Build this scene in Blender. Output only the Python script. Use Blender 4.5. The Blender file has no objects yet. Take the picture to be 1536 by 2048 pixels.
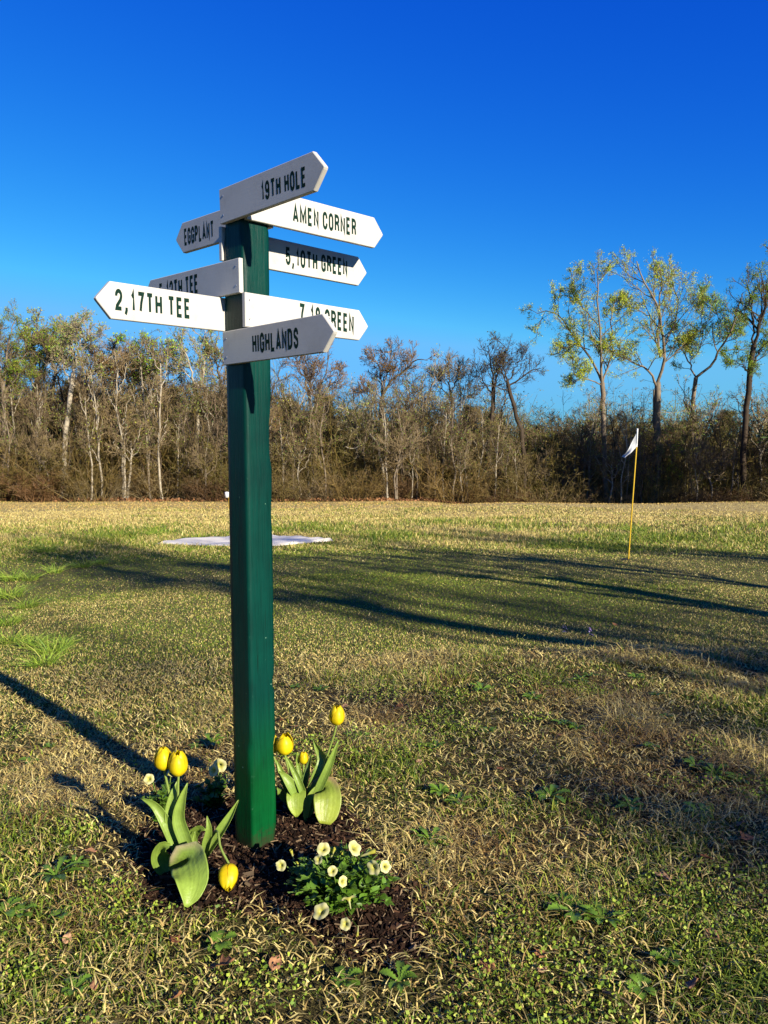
import bpy, math, numpy as np
from mathutils import Vector, Matrix
R = math.radians
rng = np.random.default_rng(11)
sc = bpy.context.scene
COL = sc.collection

# ------------------------------------------------------------------ camera numbers
F, PITCH, EYE = 1539.0, R(6.417), 1.78
CP, SP = math.cos(PITCH), math.sin(PITCH)

def ray(px, py):
    a, v = (px - 768) / F, (py - 1024) / F
    return np.array([a, CP - v * SP, -SP - v * CP])
def at_y(px, py, Y):                      # point of the ray that stands Y metres ahead
    d = ray(px, py); t = Y / d[1]
    return np.array([d[0] * t, Y, EYE + d[2] * t])
def at_z(px, py, z):
    d = ray(px, py); t = (z - EYE) / d[2]
    return np.array([d[0] * t, d[1] * t, z])

# ------------------------------------------------------------------ noise
def _hash(ix, iy, seed):
    h = (ix.astype(np.int64) * 374761393 + iy.astype(np.int64) * 668265263 + seed * 982451653) & 0xffffffff
    h = ((h ^ (h >> 13)) * 1274126177) & 0xffffffff
    return ((h ^ (h >> 16)) & 0xffff) / 65535.0
def vnoise(x, y, seed=0):
    x = np.asarray(x, float); y = np.asarray(y, float)
    ix, iy = np.floor(x), np.floor(y)
    fx, fy = x - ix, y - iy
    fx = fx * fx * (3 - 2 * fx); fy = fy * fy * (3 - 2 * fy)
    a, b = _hash(ix, iy, seed), _hash(ix + 1, iy, seed)
    c, d = _hash(ix, iy + 1, seed), _hash(ix + 1, iy + 1, seed)
    return (a * (1 - fx) + b * fx) * (1 - fy) + (c * (1 - fx) + d * fx) * fy
def fbm(x, y, seed=0, o=3):
    s, a, t = 0, 1.0, 0
    for i in range(o):
        s = s + a * vnoise(x * 2 ** i, y * 2 ** i, seed + i * 17); t += a; a *= .5
    return s / t
def sst(a, b, x):
    t = np.clip((x - a) / (b - a), 0, 1); return t * t * (3 - 2 * t)

# ------------------------------------------------------------------ terrain
_ty = np.arange(-80, 420, .25)
_tz = np.interp(_ty, [-80, -5, 3.0, 6.0, 7.4, 12.5, 17, 23, 30, 40, 50, 58, 120, 420],
                [.5, .06, 0, -.06, -.20, -.42, -.80, -1.22, -1.74, -2.38, -3.0, -3.25, -3.7, -4.5])
_k = np.ones(7) / 7
_tz = np.convolve(np.pad(_tz, 3, mode='edge'), _k, 'valid')
def H(x, y):
    x = np.asarray(x, float); y = np.asarray(y, float)
    z = np.interp(y, _ty, _tz)
    left = np.clip(-(x + .7), 0, 4.5)
    z = z - .062 * left * sst(2.6, 4.5, y) * (1 - sst(9, 20, y))
    w = sst(5.5, 10, y)
    z = z + w * .16 * (fbm(x * .16 + 9, y * .16, 3) - .5) * (1 - sst(40, 60, y))
    z = z + .012 * (fbm(x * 1.4, y * 1.4, 5) - .5) * (1 - w)
    z = z + .22 * np.exp(-((y - 37) / 3.5) ** 2) * sst(1, 7, x) - .75 * sst(39.5, 44.5, y) * (1 - sst(62, 90, y)) * sst(2, 9, x)
    z = z + .05 * np.exp(-((y - 5.9) / .5) ** 2) * sst(-.2, 1.2, x)
    return z
def G(px, py):                            # where a pixel's ray meets the ground
    d = ray(px, py)
    t = 1.0
    for i in range(3000):
        p = d * t; z = EYE + p[2]
        g = float(H(p[0], p[1]))
        if z <= g + .0005: break
        t += max((z - g) * .8, .002)
    return np.array([d[0] * t, d[1] * t, float(H(d[0] * t, d[1] * t))])

# ------------------------------------------------------------------ mesh helpers
class MB:
    """collects vertices, faces and a colour per vertex; build() links ONE mesh object"""
    def __init__(s): s.V = []; s.Q = []; s.T = []; s.C = []; s.M4 = []; s.M3 = []; s.n = 0
    def add(s, V, quads=None, tris=None, col=(.5, .5, .5), mi=0):
        V = np.asarray(V, np.float32).reshape(-1, 3)
        s.V.append(V)
        c = np.asarray(col, np.float32)
        s.C.append(np.broadcast_to(c, (len(V), 3)) if c.ndim == 1 else c.reshape(-1, 3))
        if quads is not None and len(quads):
            q = np.asarray(quads, np.int64).reshape(-1, 4) + s.n; s.Q.append(q); s.M4.append(np.full(len(q), mi))
        if tris is not None and len(tris):
            t = np.asarray(tris, np.int64).reshape(-1, 3) + s.n; s.T.append(t); s.M3.append(np.full(len(t), mi))
        s.n += len(V)
    def mesh(s, name, mats, smooth=True):
        V = np.concatenate(s.V); C = np.concatenate(s.C)
        Q = np.concatenate(s.Q) if s.Q else np.zeros((0, 4), np.int64)
        T = np.concatenate(s.T) if s.T else np.zeros((0, 3), np.int64)
        mi = np.concatenate(s.M4 + s.M3) if (s.M4 or s.M3) else np.zeros(0)
        me = bpy.data.meshes.new(name)
        me.vertices.add(len(V)); me.vertices.foreach_set('co', V.ravel())
        nl = len(Q) * 4 + len(T) * 3
        me.loops.add(nl); me.polygons.add(len(Q) + len(T))
        me.loops.foreach_set('vertex_index', np.concatenate([Q.ravel(), T.ravel()]).astype(np.int32))
        st = np.concatenate([np.arange(len(Q)) * 4, len(Q) * 4 + np.arange(len(T)) * 3]).astype(np.int32)
        me.polygons.foreach_set('loop_start', st)
        me.polygons.foreach_set('material_index', mi.astype(np.int32))
        me.polygons.foreach_set('use_smooth', np.full(len(st), smooth))
        a = me.color_attributes.new('Col', 'FLOAT_COLOR', 'POINT')
        a.data.foreach_set('color', np.concatenate([C, np.ones((len(C), 1), np.float32)], 1).astype(np.float32).ravel())
        for m in (mats if isinstance(mats, (list, tuple)) else [mats]): me.materials.append(m)
        me.update(calc_edges=True); me.validate()
        return me
    def build(s, name, mats, parent=None, smooth=True):
        return link(name, s.mesh(name, mats, smooth), parent)
def link(name, data, parent=None):
    o = bpy.data.objects.new(name, data); COL.objects.link(o)
    if parent is not None: o.parent = parent
    return o
def empty(name, loc=(0, 0, 0), rz=0):
    o = bpy.data.objects.new(name, None); COL.objects.link(o)
    o.empty_display_size = .1
    o.location = tuple(float(v) for v in loc); o.rotation_euler = (0, 0, rz); return o
def tag(o, label=None, cat=None, group=None, kind=None):
    if label: o['label'] = label
    if cat: o['category'] = cat
    if group: o['group'] = group
    if kind: o['kind'] = kind
    return o
def copy_tree(o, parent=None):
    c = o.copy(); COL.objects.link(c)
    if parent is not None: c.parent = parent
    for ch in list(o.children): copy_tree(ch, c)
    return c
def nrm(v):
    v = np.asarray(v, float); return v / (np.linalg.norm(v, axis=-1, keepdims=True) + 1e-12)

def tubes(mb, P, Rr, k, col, mi=0, cap=False):
    """P (B,n,3), Rr (B,n): B tubes of k sides"""
    B, n, _ = P.shape
    T = np.empty_like(P); T[:, 1:-1] = P[:, 2:] - P[:, :-2]; T[:, 0] = P[:, 1] - P[:, 0]; T[:, -1] = P[:, -1] - P[:, -2]
    T = nrm(T)
    ref = np.where(np.abs(T[:, :1, 2:3]) > .8, np.array([1., .13, 0]), np.array([.1, .2, 1.]))
    U = nrm(np.cross(T, np.broadcast_to(ref, T.shape))); W = np.cross(T, U)
    a = np.arange(k) * 2 * np.pi / k
    ring = P[:, :, None] + Rr[:, :, None, None] * (U[:, :, None] * np.cos(a)[None, None, :, None] + W[:, :, None] * np.sin(a)[None, None, :, None])
    idx = np.arange(B * n * k).reshape(B, n, k)
    j = (np.arange(k) + 1) % k
    q = np.stack([idx[:, :-1], idx[:, :-1][:, :, j], idx[:, 1:][:, :, j], idx[:, 1:]], -1)
    c = np.asarray(col, float)
    if c.ndim == 2 and len(c) == B: c = np.repeat(c, n * k, 0)
    base = mb.n
    mb.add(ring.reshape(-1, 3), q.reshape(-1, 4), col=c, mi=mi)
    if cap:
        t = []
        for b in range(B):
            for r in (0, n - 1):
                for i in range(1, k - 1): t.append((idx[b, r, 0], idx[b, r, i], idx[b, r, i + 1]))
        mb.T.append(np.array(t) + base); mb.M3.append(np.full(len(t), mi))
def ribbons(mb, P, Wd, col, mi=0, r=rng):
    """flat strips: P (B,n,3), Wd (B,n) half widths, random facing"""
    B, n, _ = P.shape
    T = nrm(P[:, -1] - P[:, 0]); S = nrm(np.cross(T, r.normal(size=(B, 3))))
    L = P - S[:, None] * Wd[:, :, None]; Rg = P + S[:, None] * Wd[:, :, None]
    V = np.stack([L, Rg], 2)
    idx = np.arange(B * n * 2).reshape(B, n, 2)
    q = np.stack([idx[:, :-1, 0], idx[:, :-1, 1], idx[:, 1:, 1], idx[:, 1:, 0]], -1)
    c = np.asarray(col, float)
    if c.ndim == 2 and len(c) == B: c = np.repeat(c, n * 2, 0)
    mb.add(V.reshape(-1, 3), q.reshape(-1, 4), col=c, mi=mi)
def leafquads(mb, P, size, col, mi=0, r=rng, asp=.6, up=.3):
    """leaf-shaped diamonds at P (N,3)"""
    N = len(P)
    d = nrm(r.normal(size=(N, 3)) + np.array([0, 0, up])); s = nrm(np.cross(d, r.normal(size=(N, 3))))
    size = np.broadcast_to(np.asarray(size, float), (N,))[:, None]
    nn = np.cross(d, s)
    a = P; b = P + d * size * .45 + s * size * asp * .5 + nn * size * .08; c = P + d * size; e = P + d * size * .45 - s * size * asp * .5 + nn * size * .08
    V = np.stack([a, b, c, e], 1)
    q = np.arange(N * 4).reshape(N, 4)
    cc = np.asarray(col, float)
    if cc.ndim == 2: cc = np.repeat(cc, 4, 0)
    mb.add(V.reshape(-1, 3), q, col=cc, mi=mi)
def resample(pts, n):
    pts = np.asarray(pts, float)
    if len(pts) > 2:                       # Catmull-Rom first
        Q = np.concatenate([[2 * pts[0] - pts[1]], pts, [2 * pts[-1] - pts[-2]]]); out = []
        for i in range(1, len(Q) - 2):
            for t in np.linspace(0, 1, 12, endpoint=False):
                p0, p1, p2, p3 = Q[i - 1:i + 3]
                out.append(.5 * (2 * p1 + (p2 - p0) * t + (2 * p0 - 5 * p1 + 4 * p2 - p3) * t * t + (3 * p1 - p0 - 3 * p2 + p3) * t ** 3))
        out.append(pts[-1]); pts = np.array(out)
    d = np.concatenate([[0], np.cumsum(np.linalg.norm(np.diff(pts, axis=0), axis=1))])
    s = np.linspace(0, d[-1], n)
    return np.stack([np.interp(s, d, pts[:, i]) for i in range(3)], 1)

# ------------------------------------------------------------------ materials
def newmat(name):
    m = bpy.data.materials.new(name); m.use_nodes = True
    nt = m.node_tree; b = nt.nodes['Principled BSDF']; return m, nt, b
def nd(nt, t, **k):
    n = nt.nodes.new(t)
    for a, v in k.items(): setattr(n, a, v)
    return n
def noise_node(nt, scale, detail=4, rough=.55, vec=None, dist=0):
    n = nd(nt, 'ShaderNodeTexNoise'); n.inputs['Scale'].default_value = scale; n.inputs['Detail'].default_value = detail
    n.inputs['Roughness'].default_value = rough; n.inputs['Distortion'].default_value = dist
    if vec is not None: nt.links.new(vec, n.inputs['Vector'])
    return n
def ramp(nt, src, stops):
    r = nd(nt, 'ShaderNodeValToRGB'); e = r.color_ramp.elements
    while len(e) < len(stops): e.new(.5)
    for x, (p, c) in zip(e, stops): x.position = p; x.color = (*c, 1)
    nt.links.new(src, r.inputs[0]); return r
def mixc(nt, a, b, f, mode='MIX'):
    m = nd(nt, 'ShaderNodeMix', data_type='RGBA', blend_type=mode)
    for s, v in ((m.inputs[6], a), (m.inputs[7], b), (m.inputs[0], f)):
        if hasattr(v, 'links') or hasattr(v, 'is_linked'): nt.links.new(v, s)
        elif isinstance(v, (int, float)): s.default_value = v
        else: s.default_value = (*v, 1)
    return m.outputs[2]
def bump(nt, b, h, strength=.3, dist=.01):
    n = nd(nt, 'ShaderNodeBump'); n.inputs['Strength'].default_value = strength; n.inputs['Distance'].default_value = dist
    nt.links.new(h, n.inputs['Height']); nt.links.new(n.outputs[0], b.inputs['Normal']); return n
def objco(nt): return nd(nt, 'ShaderNodeTexCoord').outputs['Object']
def attr_mat(name, rough=.6, trans=0., var=.25, vscale=8., spec=.3, bmp=0, bscale=40., gain=(1, 1, 1)):
    """colour from the mesh's Col attribute, broken up by noise; optional leaf translucency"""
    m, nt, b = newmat(name)
    a = nd(nt, 'ShaderNodeAttribute', attribute_name='Col')
    co = objco(nt)
    n = noise_node(nt, vscale, 3, vec=co)
    rp = ramp(nt, n.outputs[0], [(.25, tuple((1 - var) * q for q in gain)), (.75, tuple((1 + var) * q for q in gain))])
    c = mixc(nt, a.outputs['Color'], rp.outputs[0], 1.0, 'MULTIPLY')
    nt.links.new(c, b.inputs['Base Color'])
    b.inputs['Roughness'].default_value = rough; b.inputs['Specular IOR Level'].default_value = spec
    if bmp:
        bump(nt, b, noise_node(nt, bscale, 4, vec=co).outputs[0], bmp, .02)
    if trans:
        t = nd(nt, 'ShaderNodeBsdfTranslucent'); nt.links.new(c, t.inputs[0])
        mx = nd(nt, 'ShaderNodeMixShader'); mx.inputs[0].default_value = trans
        nt.links.new(b.outputs[0], mx.inputs[1]); nt.links.new(t.outputs[0], mx.inputs[2])
        nt.links.new(mx.outputs[0], nt.nodes['Material Output'].inputs[0])
    return m
M_grass = attr_mat('grass_blades', .6, .14, .12, 3, .25, gain=(.64, .66, .45))
M_leaf = attr_mat('tree_leaves', .55, .35, .15, 1.5, .3, gain=(.58, .58, .42))
M_foliage = attr_mat('young_leaves', .65, .35, .12, 1.5, .08, gain=(.84, .95, .55))
M_bark = attr_mat('bark', .85, 0, .35, 3.5, .1, .5, 9, gain=(.50, .48, .42))
M_twig = attr_mat('twigs', .85, 0, .2, 1.0, .1, gain=(.5, .48, .4))
M_flower = attr_mat('petals', .45, .25, .08, 30, .3, gain=(.60, .61, .62))
M_green = attr_mat('plant_leaves', .42, .25, .16, 26, .35, .15, 60, gain=(.62, .64, .42))
M_chip = attr_mat('mulch', .9, 0, .3, 40, .1, gain=(.50, .50, .48))
M_dead = attr_mat('dry_leaf', .75, .15, .25, 60, .2, .3, 90, gain=(.85, .74, .62))

# ------------------------------------------------------------------ world, sun, camera
SUN_AZ, SUN_EL = R(41.8), R(23.3)         # light travels to the left of +Y by SUN_AZ
ldir = np.array([-math.sin(SUN_AZ) * math.cos(SUN_EL), math.cos(SUN_AZ) * math.cos(SUN_EL), -math.sin(SUN_EL)])
w = bpy.data.worlds.new('World'); sc.world = w; w.use_nodes = True
nt = w.node_tree; bg = nt.nodes['Background']
sky = nd(nt, 'ShaderNodeTexSky', sky_type='NISHITA'); sky.sun_disc = False
sky.sun_elevation = SUN_EL; sky.sun_rotation = math.pi - SUN_AZ
sky.altitude = 100; sky.air_density = 1.0; sky.dust_density = .15; sky.ozone_density = 3.0
# the photograph's deep polarised blue: a power curve on each channel of the sky
sep = nd(nt, 'ShaderNodeSeparateColor'); cmb = nd(nt, 'ShaderNodeCombineColor'); nt.links.new(sky.outputs[0], sep.inputs[0])
for ch, (c_, p_, m_) in enumerate(((1.9, 2.7, .62), (1.42, 1.55, 2.15), (1.22, .55, 4.2))):
    d10 = nd(nt, 'ShaderNodeMath', operation='MULTIPLY'); d10.inputs[1].default_value = .1; nt.links.new(sep.outputs[ch], d10.inputs[0])
    pw_ = nd(nt, 'ShaderNodeMath', operation='POWER'); pw_.inputs[1].default_value = p_; nt.links.new(d10.outputs[0], pw_.inputs[0])
    ml = nd(nt, 'ShaderNodeMath', operation='MULTIPLY'); ml.inputs[1].default_value = c_ * 4.07; nt.links.new(pw_.outputs[0], ml.inputs[0])
    mn = nd(nt, 'ShaderNodeMath', operation='MINIMUM'); mn.inputs[1].default_value = m_; nt.links.new(ml.outputs[0], mn.inputs[0])
    nt.links.new(mn.outputs[0], cmb.inputs[ch])
nt.links.new(cmb.outputs[0], bg.inputs[0])
bg.inputs[1].default_value = .1
sl = bpy.data.lights.new('sun', 'SUN'); sl.energy = 5.0; sl.angle = R(.53); sl.color = (1, .90, .76)
so = link('sun', sl); so.rotation_euler = Vector(ldir).to_track_quat('-Z', 'Y').to_euler()
cam = bpy.data.cameras.new('camera'); co_ = link('camera', cam); co_.location = (0, 0, EYE)
co_.rotation_euler = (R(90) - PITCH, 0, 0)
cam.sensor_fit = 'VERTICAL'; cam.sensor_height = 36; cam.sensor_width = 27; cam.lens = F / 2048 * 36
cam.clip_start = .05; cam.clip_end = 3000
sc.camera = co_
sc.view_settings.view_transform = 'Standard'; sc.view_settings.look = 'None'
sc.view_settings.exposure = 1.30; sc.view_settings.gamma = 1
sc.cycles.max_bounces = 6; sc.cycles.transparent_max_bounces = 6; sc.cycles.caustics_reflective = False; sc.cycles.caustics_refractive = False

# ------------------------------------------------------------------ ground
xs = np.unique(np.concatenate([np.linspace(-260, -30, 30), np.linspace(-30, -5, 60), np.linspace(-5, 5, 110), np.linspace(5, 30, 60), np.linspace(30, 260, 30)]))
ys = np.unique(np.concatenate([np.linspace(-70, 1, 40), np.linspace(1, 9, 120), np.linspace(9, 60, 180), np.linspace(60, 400, 50)]))
X, Y = np.meshgrid(xs, ys)
g = MB(); idx = np.arange(X.size).reshape(X.shape)
g.add(np.stack([X, Y, H(X, Y)], -1).reshape(-1, 3), np.stack([idx[:-1, :-1], idx[:-1, 1:], idx[1:, 1:], idx[1:, :-1]], -1).reshape(-1, 4))
mg, nt, b = newmat('thatch_ground')
co = nd(nt, 'ShaderNodeTexCoord').outputs['Object']
n1 = noise_node(nt, .55, 5, .6, co); n2 = noise_node(nt, 60, 4, .7, co); n3 = noise_node(nt, 6, 4, .6, co)
c1 = ramp(nt, n2.outputs[0], [(.3, (.010, .007, .003)), (.52, (.06, .044, .016)), (.75, (.19, .14, .05))])
c2 = ramp(nt, n2.outputs[0], [(.3, (.006, .009, .002)), (.55, (.035, .046, .008)), (.75, (.11, .11, .025))])
f = ramp(nt, n1.outputs[0], [(.42, (0, 0, 0)), (.62, (1, 1, 1))])
cc = mixc(nt, c1.outputs[0], c2.outputs[0], f.outputs[0])
sy = nd(nt, 'ShaderNodeSeparateXYZ'); nt.links.new(co, sy.inputs[0]); my = nd(nt, 'ShaderNodeMapRange'); nt.links.new(sy.outputs[1], my.inputs[0]); my.inputs[1].default_value = 17; my.inputs[2].default_value = 29
c4 = ramp(nt, n2.outputs[0], [(.3, (.055, .058, .016)), (.7, (.15, .135, .045))]); m4 = nd(nt, 'ShaderNodeMapRange'); nt.links.new(sy.outputs[1], m4.inputs[0]); m4.inputs[1].default_value = 5.2; m4.inputs[2].default_value = 7.5; cc = mixc(nt, cc, c4.outputs[0], m4.outputs[0])   # short mown green
c3 = ramp(nt, n3.outputs[0], [(.3, (.20, .15, .06)), (.5, (.33, .26, .105)), (.7, (.42, .34, .145))]); cc = mixc(nt, cc, c3.outputs[0], my.outputs[0])       # dormant straw fairway beyond
nt.links.new(cc, b.inputs['Base Color']); b.inputs['Roughness'].default_value = .95; b.inputs['Specular IOR Level'].default_value = .1
ad = nd(nt, 'ShaderNodeMath', operation='ADD'); nt.links.new(n2.outputs[0], ad.inputs[0]); nt.links.new(n3.outputs[0], ad.inputs[1])
bump(nt, b, ad.outputs[0], .8, .03)
tag(g.build('ground', mg), kind='structure')

# ------------------------------------------------------------------ mulch bed
bedpx = [(258, 1800), (262, 1735), (285, 1670), (330, 1622), (400, 1598), (470, 1585), (560, 1590), (640, 1598), (705, 1625), (742, 1680), (790, 1735), (842, 1800), (858, 1865), (838, 1915), (760, 1928), (690, 1908), (630, 1872), (560, 1835), (480, 1815), (420, 1838), (350, 1850), (290, 1835)]
bed = np.array([at_z(px, py, 0.0)[:2] for px, py in bedpx])
def inpoly(x, y, poly):
    ins = np.zeros(np.shape(x), bool); n = len(poly)
    for i in range(n):
        x1, y1 = poly[i]; x2, y2 = poly[(i + 1) % n]
        if y1 == y2: continue
        cr = ((y1 > y) != (y2 > y)) & (x < (x2 - x1) * (y - y1) / (y2 - y1) + x1)
        ins ^= cr
    return ins
def polydist(x, y, poly):
    d = np.full(np.shape(x), 1e9); n = len(poly)
    for i in range(n):
        a = poly[i]; b_ = poly[(i + 1) % n]; e = b_ - a
        t = np.clip(((x - a[0]) * e[0] + (y - a[1]) * e[1]) / (e @ e), 0, 1)
        d = np.minimum(d, np.hypot(x - a[0] - t * e[0], y - a[1] - t * e[1]))
    return d
def bed_h(x, y):                          # height of the mulch over the turf
    d = polydist(x, y, bed); ins = inpoly(x, y, bed)
    s = np.where(ins, d, -d)
    return s, .014 * sst(-.05, .16, s)
def HB(x, y):
    s, h = bed_h(np.asarray(x, float), np.asarray(y, float)); return H(x, y) + np.where(s > -.04, h, 0)
bx = np.arange(bed[:, 0].min() - .06, bed[:, 0].max() + .07, .012); by = np.arange(bed[:, 1].min() - .06, bed[:, 1].max() + .07, .012)
X, Y = np.meshgrid(bx, by); s, h = bed_h(X, Y)
Z = H(X, Y) - .006 + h + .022 * (fbm(X * 22, Y * 22, 8, 4) - .5) * sst(-.04, .05, s)
idx = np.arange(X.size).reshape(X.shape)
qq = np.stack([idx[:-1, :-1], idx[:-1, 1:], idx[1:, 1:], idx[1:, :-1]], -1).reshape(-1, 4)
keep = (s.ravel()[qq].max(1) > -.045)
mb = MB(); tone = fbm(X * 30, Y * 30, 21, 3).ravel()[:, None]
mb.add(np.stack([X, Y, Z], -1).reshape(-1, 3), qq[keep], col=np.array([.026, .014, .008]) * (.5 + tone))
tag(mb.build('mulch_bed', M_chip), kind='structure')
mb = MB(); N = 42000
cx = rng.uniform(bx[0], bx[-1], N); cy = rng.uniform(by[0], by[-1], N); s, h = bed_h(cx, cy)
k = s > rng.normal(-.015, .02, N); cx, cy, h = cx[k], cy[k], h[k]; N = len(cx)
ctr = np.stack([cx, cy, H(cx, cy) + h + rng.uniform(-.004, .012, N)], 1)
L_ = np.minimum(rng.gamma(1.5, .0034, N), .024)[:, None] + .0016; Wd = L_ * rng.uniform(.2, .5, (N, 1)); Th = Wd * .45
d1 = rng.normal(size=(N, 3)) * [1, 1, .4]; d1 = nrm(d1); d2 = nrm(np.cross(d1, rng.normal(size=(N, 3)) + [0, 0, 1.5])); d3 = np.cross(d1, d2)
lg = rng.uniform(0, 1, (N, 1)) < .025; L_ = np.where(lg, rng.uniform(.015, .04, (N, 1)), L_); Wd = np.where(lg, .0022, Wd); Th = np.where(lg, .0014, Th)
V = np.stack([ctr + d1 * L_ * a + d2 * Wd * b_ + d3 * Th * c for a in (-1, 1) for b_ in (-1, 1) for c in (-1, 1)], 1)
fc = np.array([(0, 1, 3, 2), (4, 6, 7, 5), (0, 4, 5, 1), (2, 3, 7, 6), (0, 2, 6, 4), (1, 5, 7, 3)])
q = (np.arange(N)[:, None, None] * 8 + fc[None]).reshape(-1, 4)
pal = np.array([(.022, .012, .007), (.04, .021, .012), (.06, .03, .017), (.11, .055, .03), (.24, .17, .10)])
cc = np.where(lg, (.30, .21, .12), pal[rng.choice(5, N, p=[.33, .32, .2, .11, .04])]) * rng.uniform(.7, 1.3, (N, 1))
mb.add(V.reshape(-1, 3), q, col=np.repeat(cc, 8, 0))
tag(mb.build('mulch_chips', M_chip, smooth=False), kind='stuff')

# ------------------------------------------------------------------ signpost
AL = .8173; CX, CY, SD, LX, LY, BW, TH = -.5455, 3.0289, .127, .0033, .0004, .1292, .02
tR = np.array([math.cos(AL), math.sin(AL), 0]); tL = np.array([-math.sin(AL), math.cos(AL), 0]); UPV = np.array([0, 0, 1.])
def post_pt(a, b_, z): return np.array([CX + LX * z, CY + LY * z, z]) + SD * (a * tR + b_ * tL)
pc = post_pt(.5, .5, 0)
sp = empty('signpost', (pc[0], pc[1], 0))
tag(sp, 'square dark green wooden signpost carrying eight white pointed boards, standing in the mulch bed', 'signpost')
def local(P): return np.asarray(P, float) - np.array([pc[0], pc[1], 0])

mp, nt, b = newmat('green_paint')
co = objco(nt)
mpn = nd(nt, 'ShaderNodeMapping'); mpn.inputs['Scale'].default_value = (38, 38, 1.6); nt.links.new(co, mpn.inputs[0])
gr = noise_node(nt, 3.2, 6, .65, mpn.outputs[0], .6)
bl = noise_node(nt, 4.2, 4, .6, co)
wear = noise_node(nt, 42, 5, .75, co)
geo = nd(nt, 'ShaderNodeNewGeometry')
sx = nd(nt, 'ShaderNodeSeparateXYZ'); nt.links.new(co, sx.inputs[0])
zl = nd(nt, 'ShaderNodeMath', operation='MULTIPLY_ADD'); nt.links.new(bl.outputs[0], zl.inputs[0]); zl.inputs[1].default_value = .35; nt.links.new(sx.outputs[2], zl.inputs[2])
zr = ramp(nt, zl.outputs[0], [(.42, (.0005, .054, .012)), (.85, (.0004, .028, .0205))])
var = ramp(nt, bl.outputs[0], [(.3, (.68, .68, .72)), (.7, (1.2, 1.15, 1.1))])
c = mixc(nt, zr.outputs[0], var.outputs[0], 1.0, 'MULTIPLY')
grr = ramp(nt, gr.outputs[0], [(.30, (.72,) * 3), (.55, (1.05,) * 3), (.8, (1.12,) * 3)])
c = mixc(nt, c, grr.outputs[0], 1.0, 'MULTIPLY')
pw = ramp(nt, geo.outputs['Pointiness'], [(.52, (0, 0, 0)), (.60, (1, 1, 1))])
wr = ramp(nt, wear.outputs[0], [(.62, (0, 0, 0)), (.70, (1, 1, 1))])
wv = nd(nt, 'ShaderNodeMath', operation='MULTIPLY'); nt.links.new(pw.outputs[0], wv.inputs[0]); nt.links.new(wr.outputs[0], wv.inputs[1])
c = mixc(nt, c, (.04, .12, .07), wv.outputs[0])
dz = nd(nt, 'ShaderNodeMath', operation='MULTIPLY_ADD'); nt.links.new(sx.outputs[2], dz.inputs[0]); dz.inputs[1].default_value = -4.5; nt.links.new(wear.outputs[0], dz.inputs[2])
c = mixc(nt, c, (.022, .015, .009), ramp(nt, dz.outputs[0], [(.05, (0, 0, 0)), (.42, (.75, .75, .75))]).outputs[0])        # soil splashed on the foot of the post
ck = nd(nt, 'ShaderNodeMapping'); ck.inputs['Scale'].default_value = (24, 24, .9); nt.links.new(co, ck.inputs[0])
cr_ = noise_node(nt, 4.5, 3, .5, ck.outputs[0]); c = mixc(nt, c, (.002, .010, .007), ramp(nt, cr_.outputs[0], [(.685, (0, 0, 0)), (.71, (.8, .8, .8))]).outputs[0])   # drying checks along the grain
nk = noise_node(nt, 26, 2, .5, co); c = mixc(nt, c, (.12, .24, .15), ramp(nt, nk.outputs[0], [(.772, (0, 0, 0)), (.785, (.8, .8, .8))]).outputs[0])                   # small nicks in the paint
nt.links.new(c, b.inputs['Base Color']); b.inputs['Roughness'].default_value = .40; b.inputs['Specular IOR Level'].default_value = .14
bump(nt, b, gr.outputs[0], .35, .006)

def make_post():
    k = 9; zs = np.linspace(-.05, 2.66, 150)
    u = np.linspace(0, 1, k); ring = [(x, 0) for x in u[:-1]] + [(1, x) for x in u[:-1]] + [(1 - x, 1) for x in u[:-1]] + [(0, 1 - x) for x in u[:-1]]
    ring = np.array(ring) - .5
    n = len(ring); V = np.zeros((len(zs), n, 3))
    rr = .045                                # eased corners
    q = np.abs(ring) - (.5 - rr); 
    out = ring.copy()
    d = np.linalg.norm(np.maximum(q, 0), axis=1)
    m = d > rr
    inner = np.clip(ring, -(.5 - rr), .5 - rr)
    out[m] = inner[m] + (ring - inner)[m] / d[m, None] * rr
    corner = (np.abs(ring[:, 0]) > .499) & (np.abs(ring[:, 1]) > .499)
    for i, z in enumerate(zs):
        p = out.copy()
        ang = np.arange(n)
        wob = (vnoise(ang * 0 + z * 2.2, ang * .9, 31) - .5) * .018
        chip = np.where(corner, -.11 * sst(.66, .92, vnoise(ang * 3.1, z * 7.0 + ang * 0, 77)), 0)
        p = p * (1 + wob + chip)[:, None]
        c0 = post_pt(.5, .5, z)
        V[i] = c0 + SD * (p[:, :1] * tR + p[:, 1:] * tL)
    idx = np.arange(len(zs) * n).reshape(len(zs), n); j = (np.arange(n) + 1) % n
    qd = np.stack([idx[:-1], idx[:-1][:, j], idx[1:][:, j], idx[1:]], -1).reshape(-1, 4)
    mb = MB(); mb.add(local(V.reshape(-1, 3)), qd)
    top = np.concatenate([V[-1], [V[-1].mean(0)]]); mb.add(local(top), tris=[(i, (i + 1) % n, n) for i in range(n)])
    return mb.build('post', mp, sp, smooth=True)
po = make_post()

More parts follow.
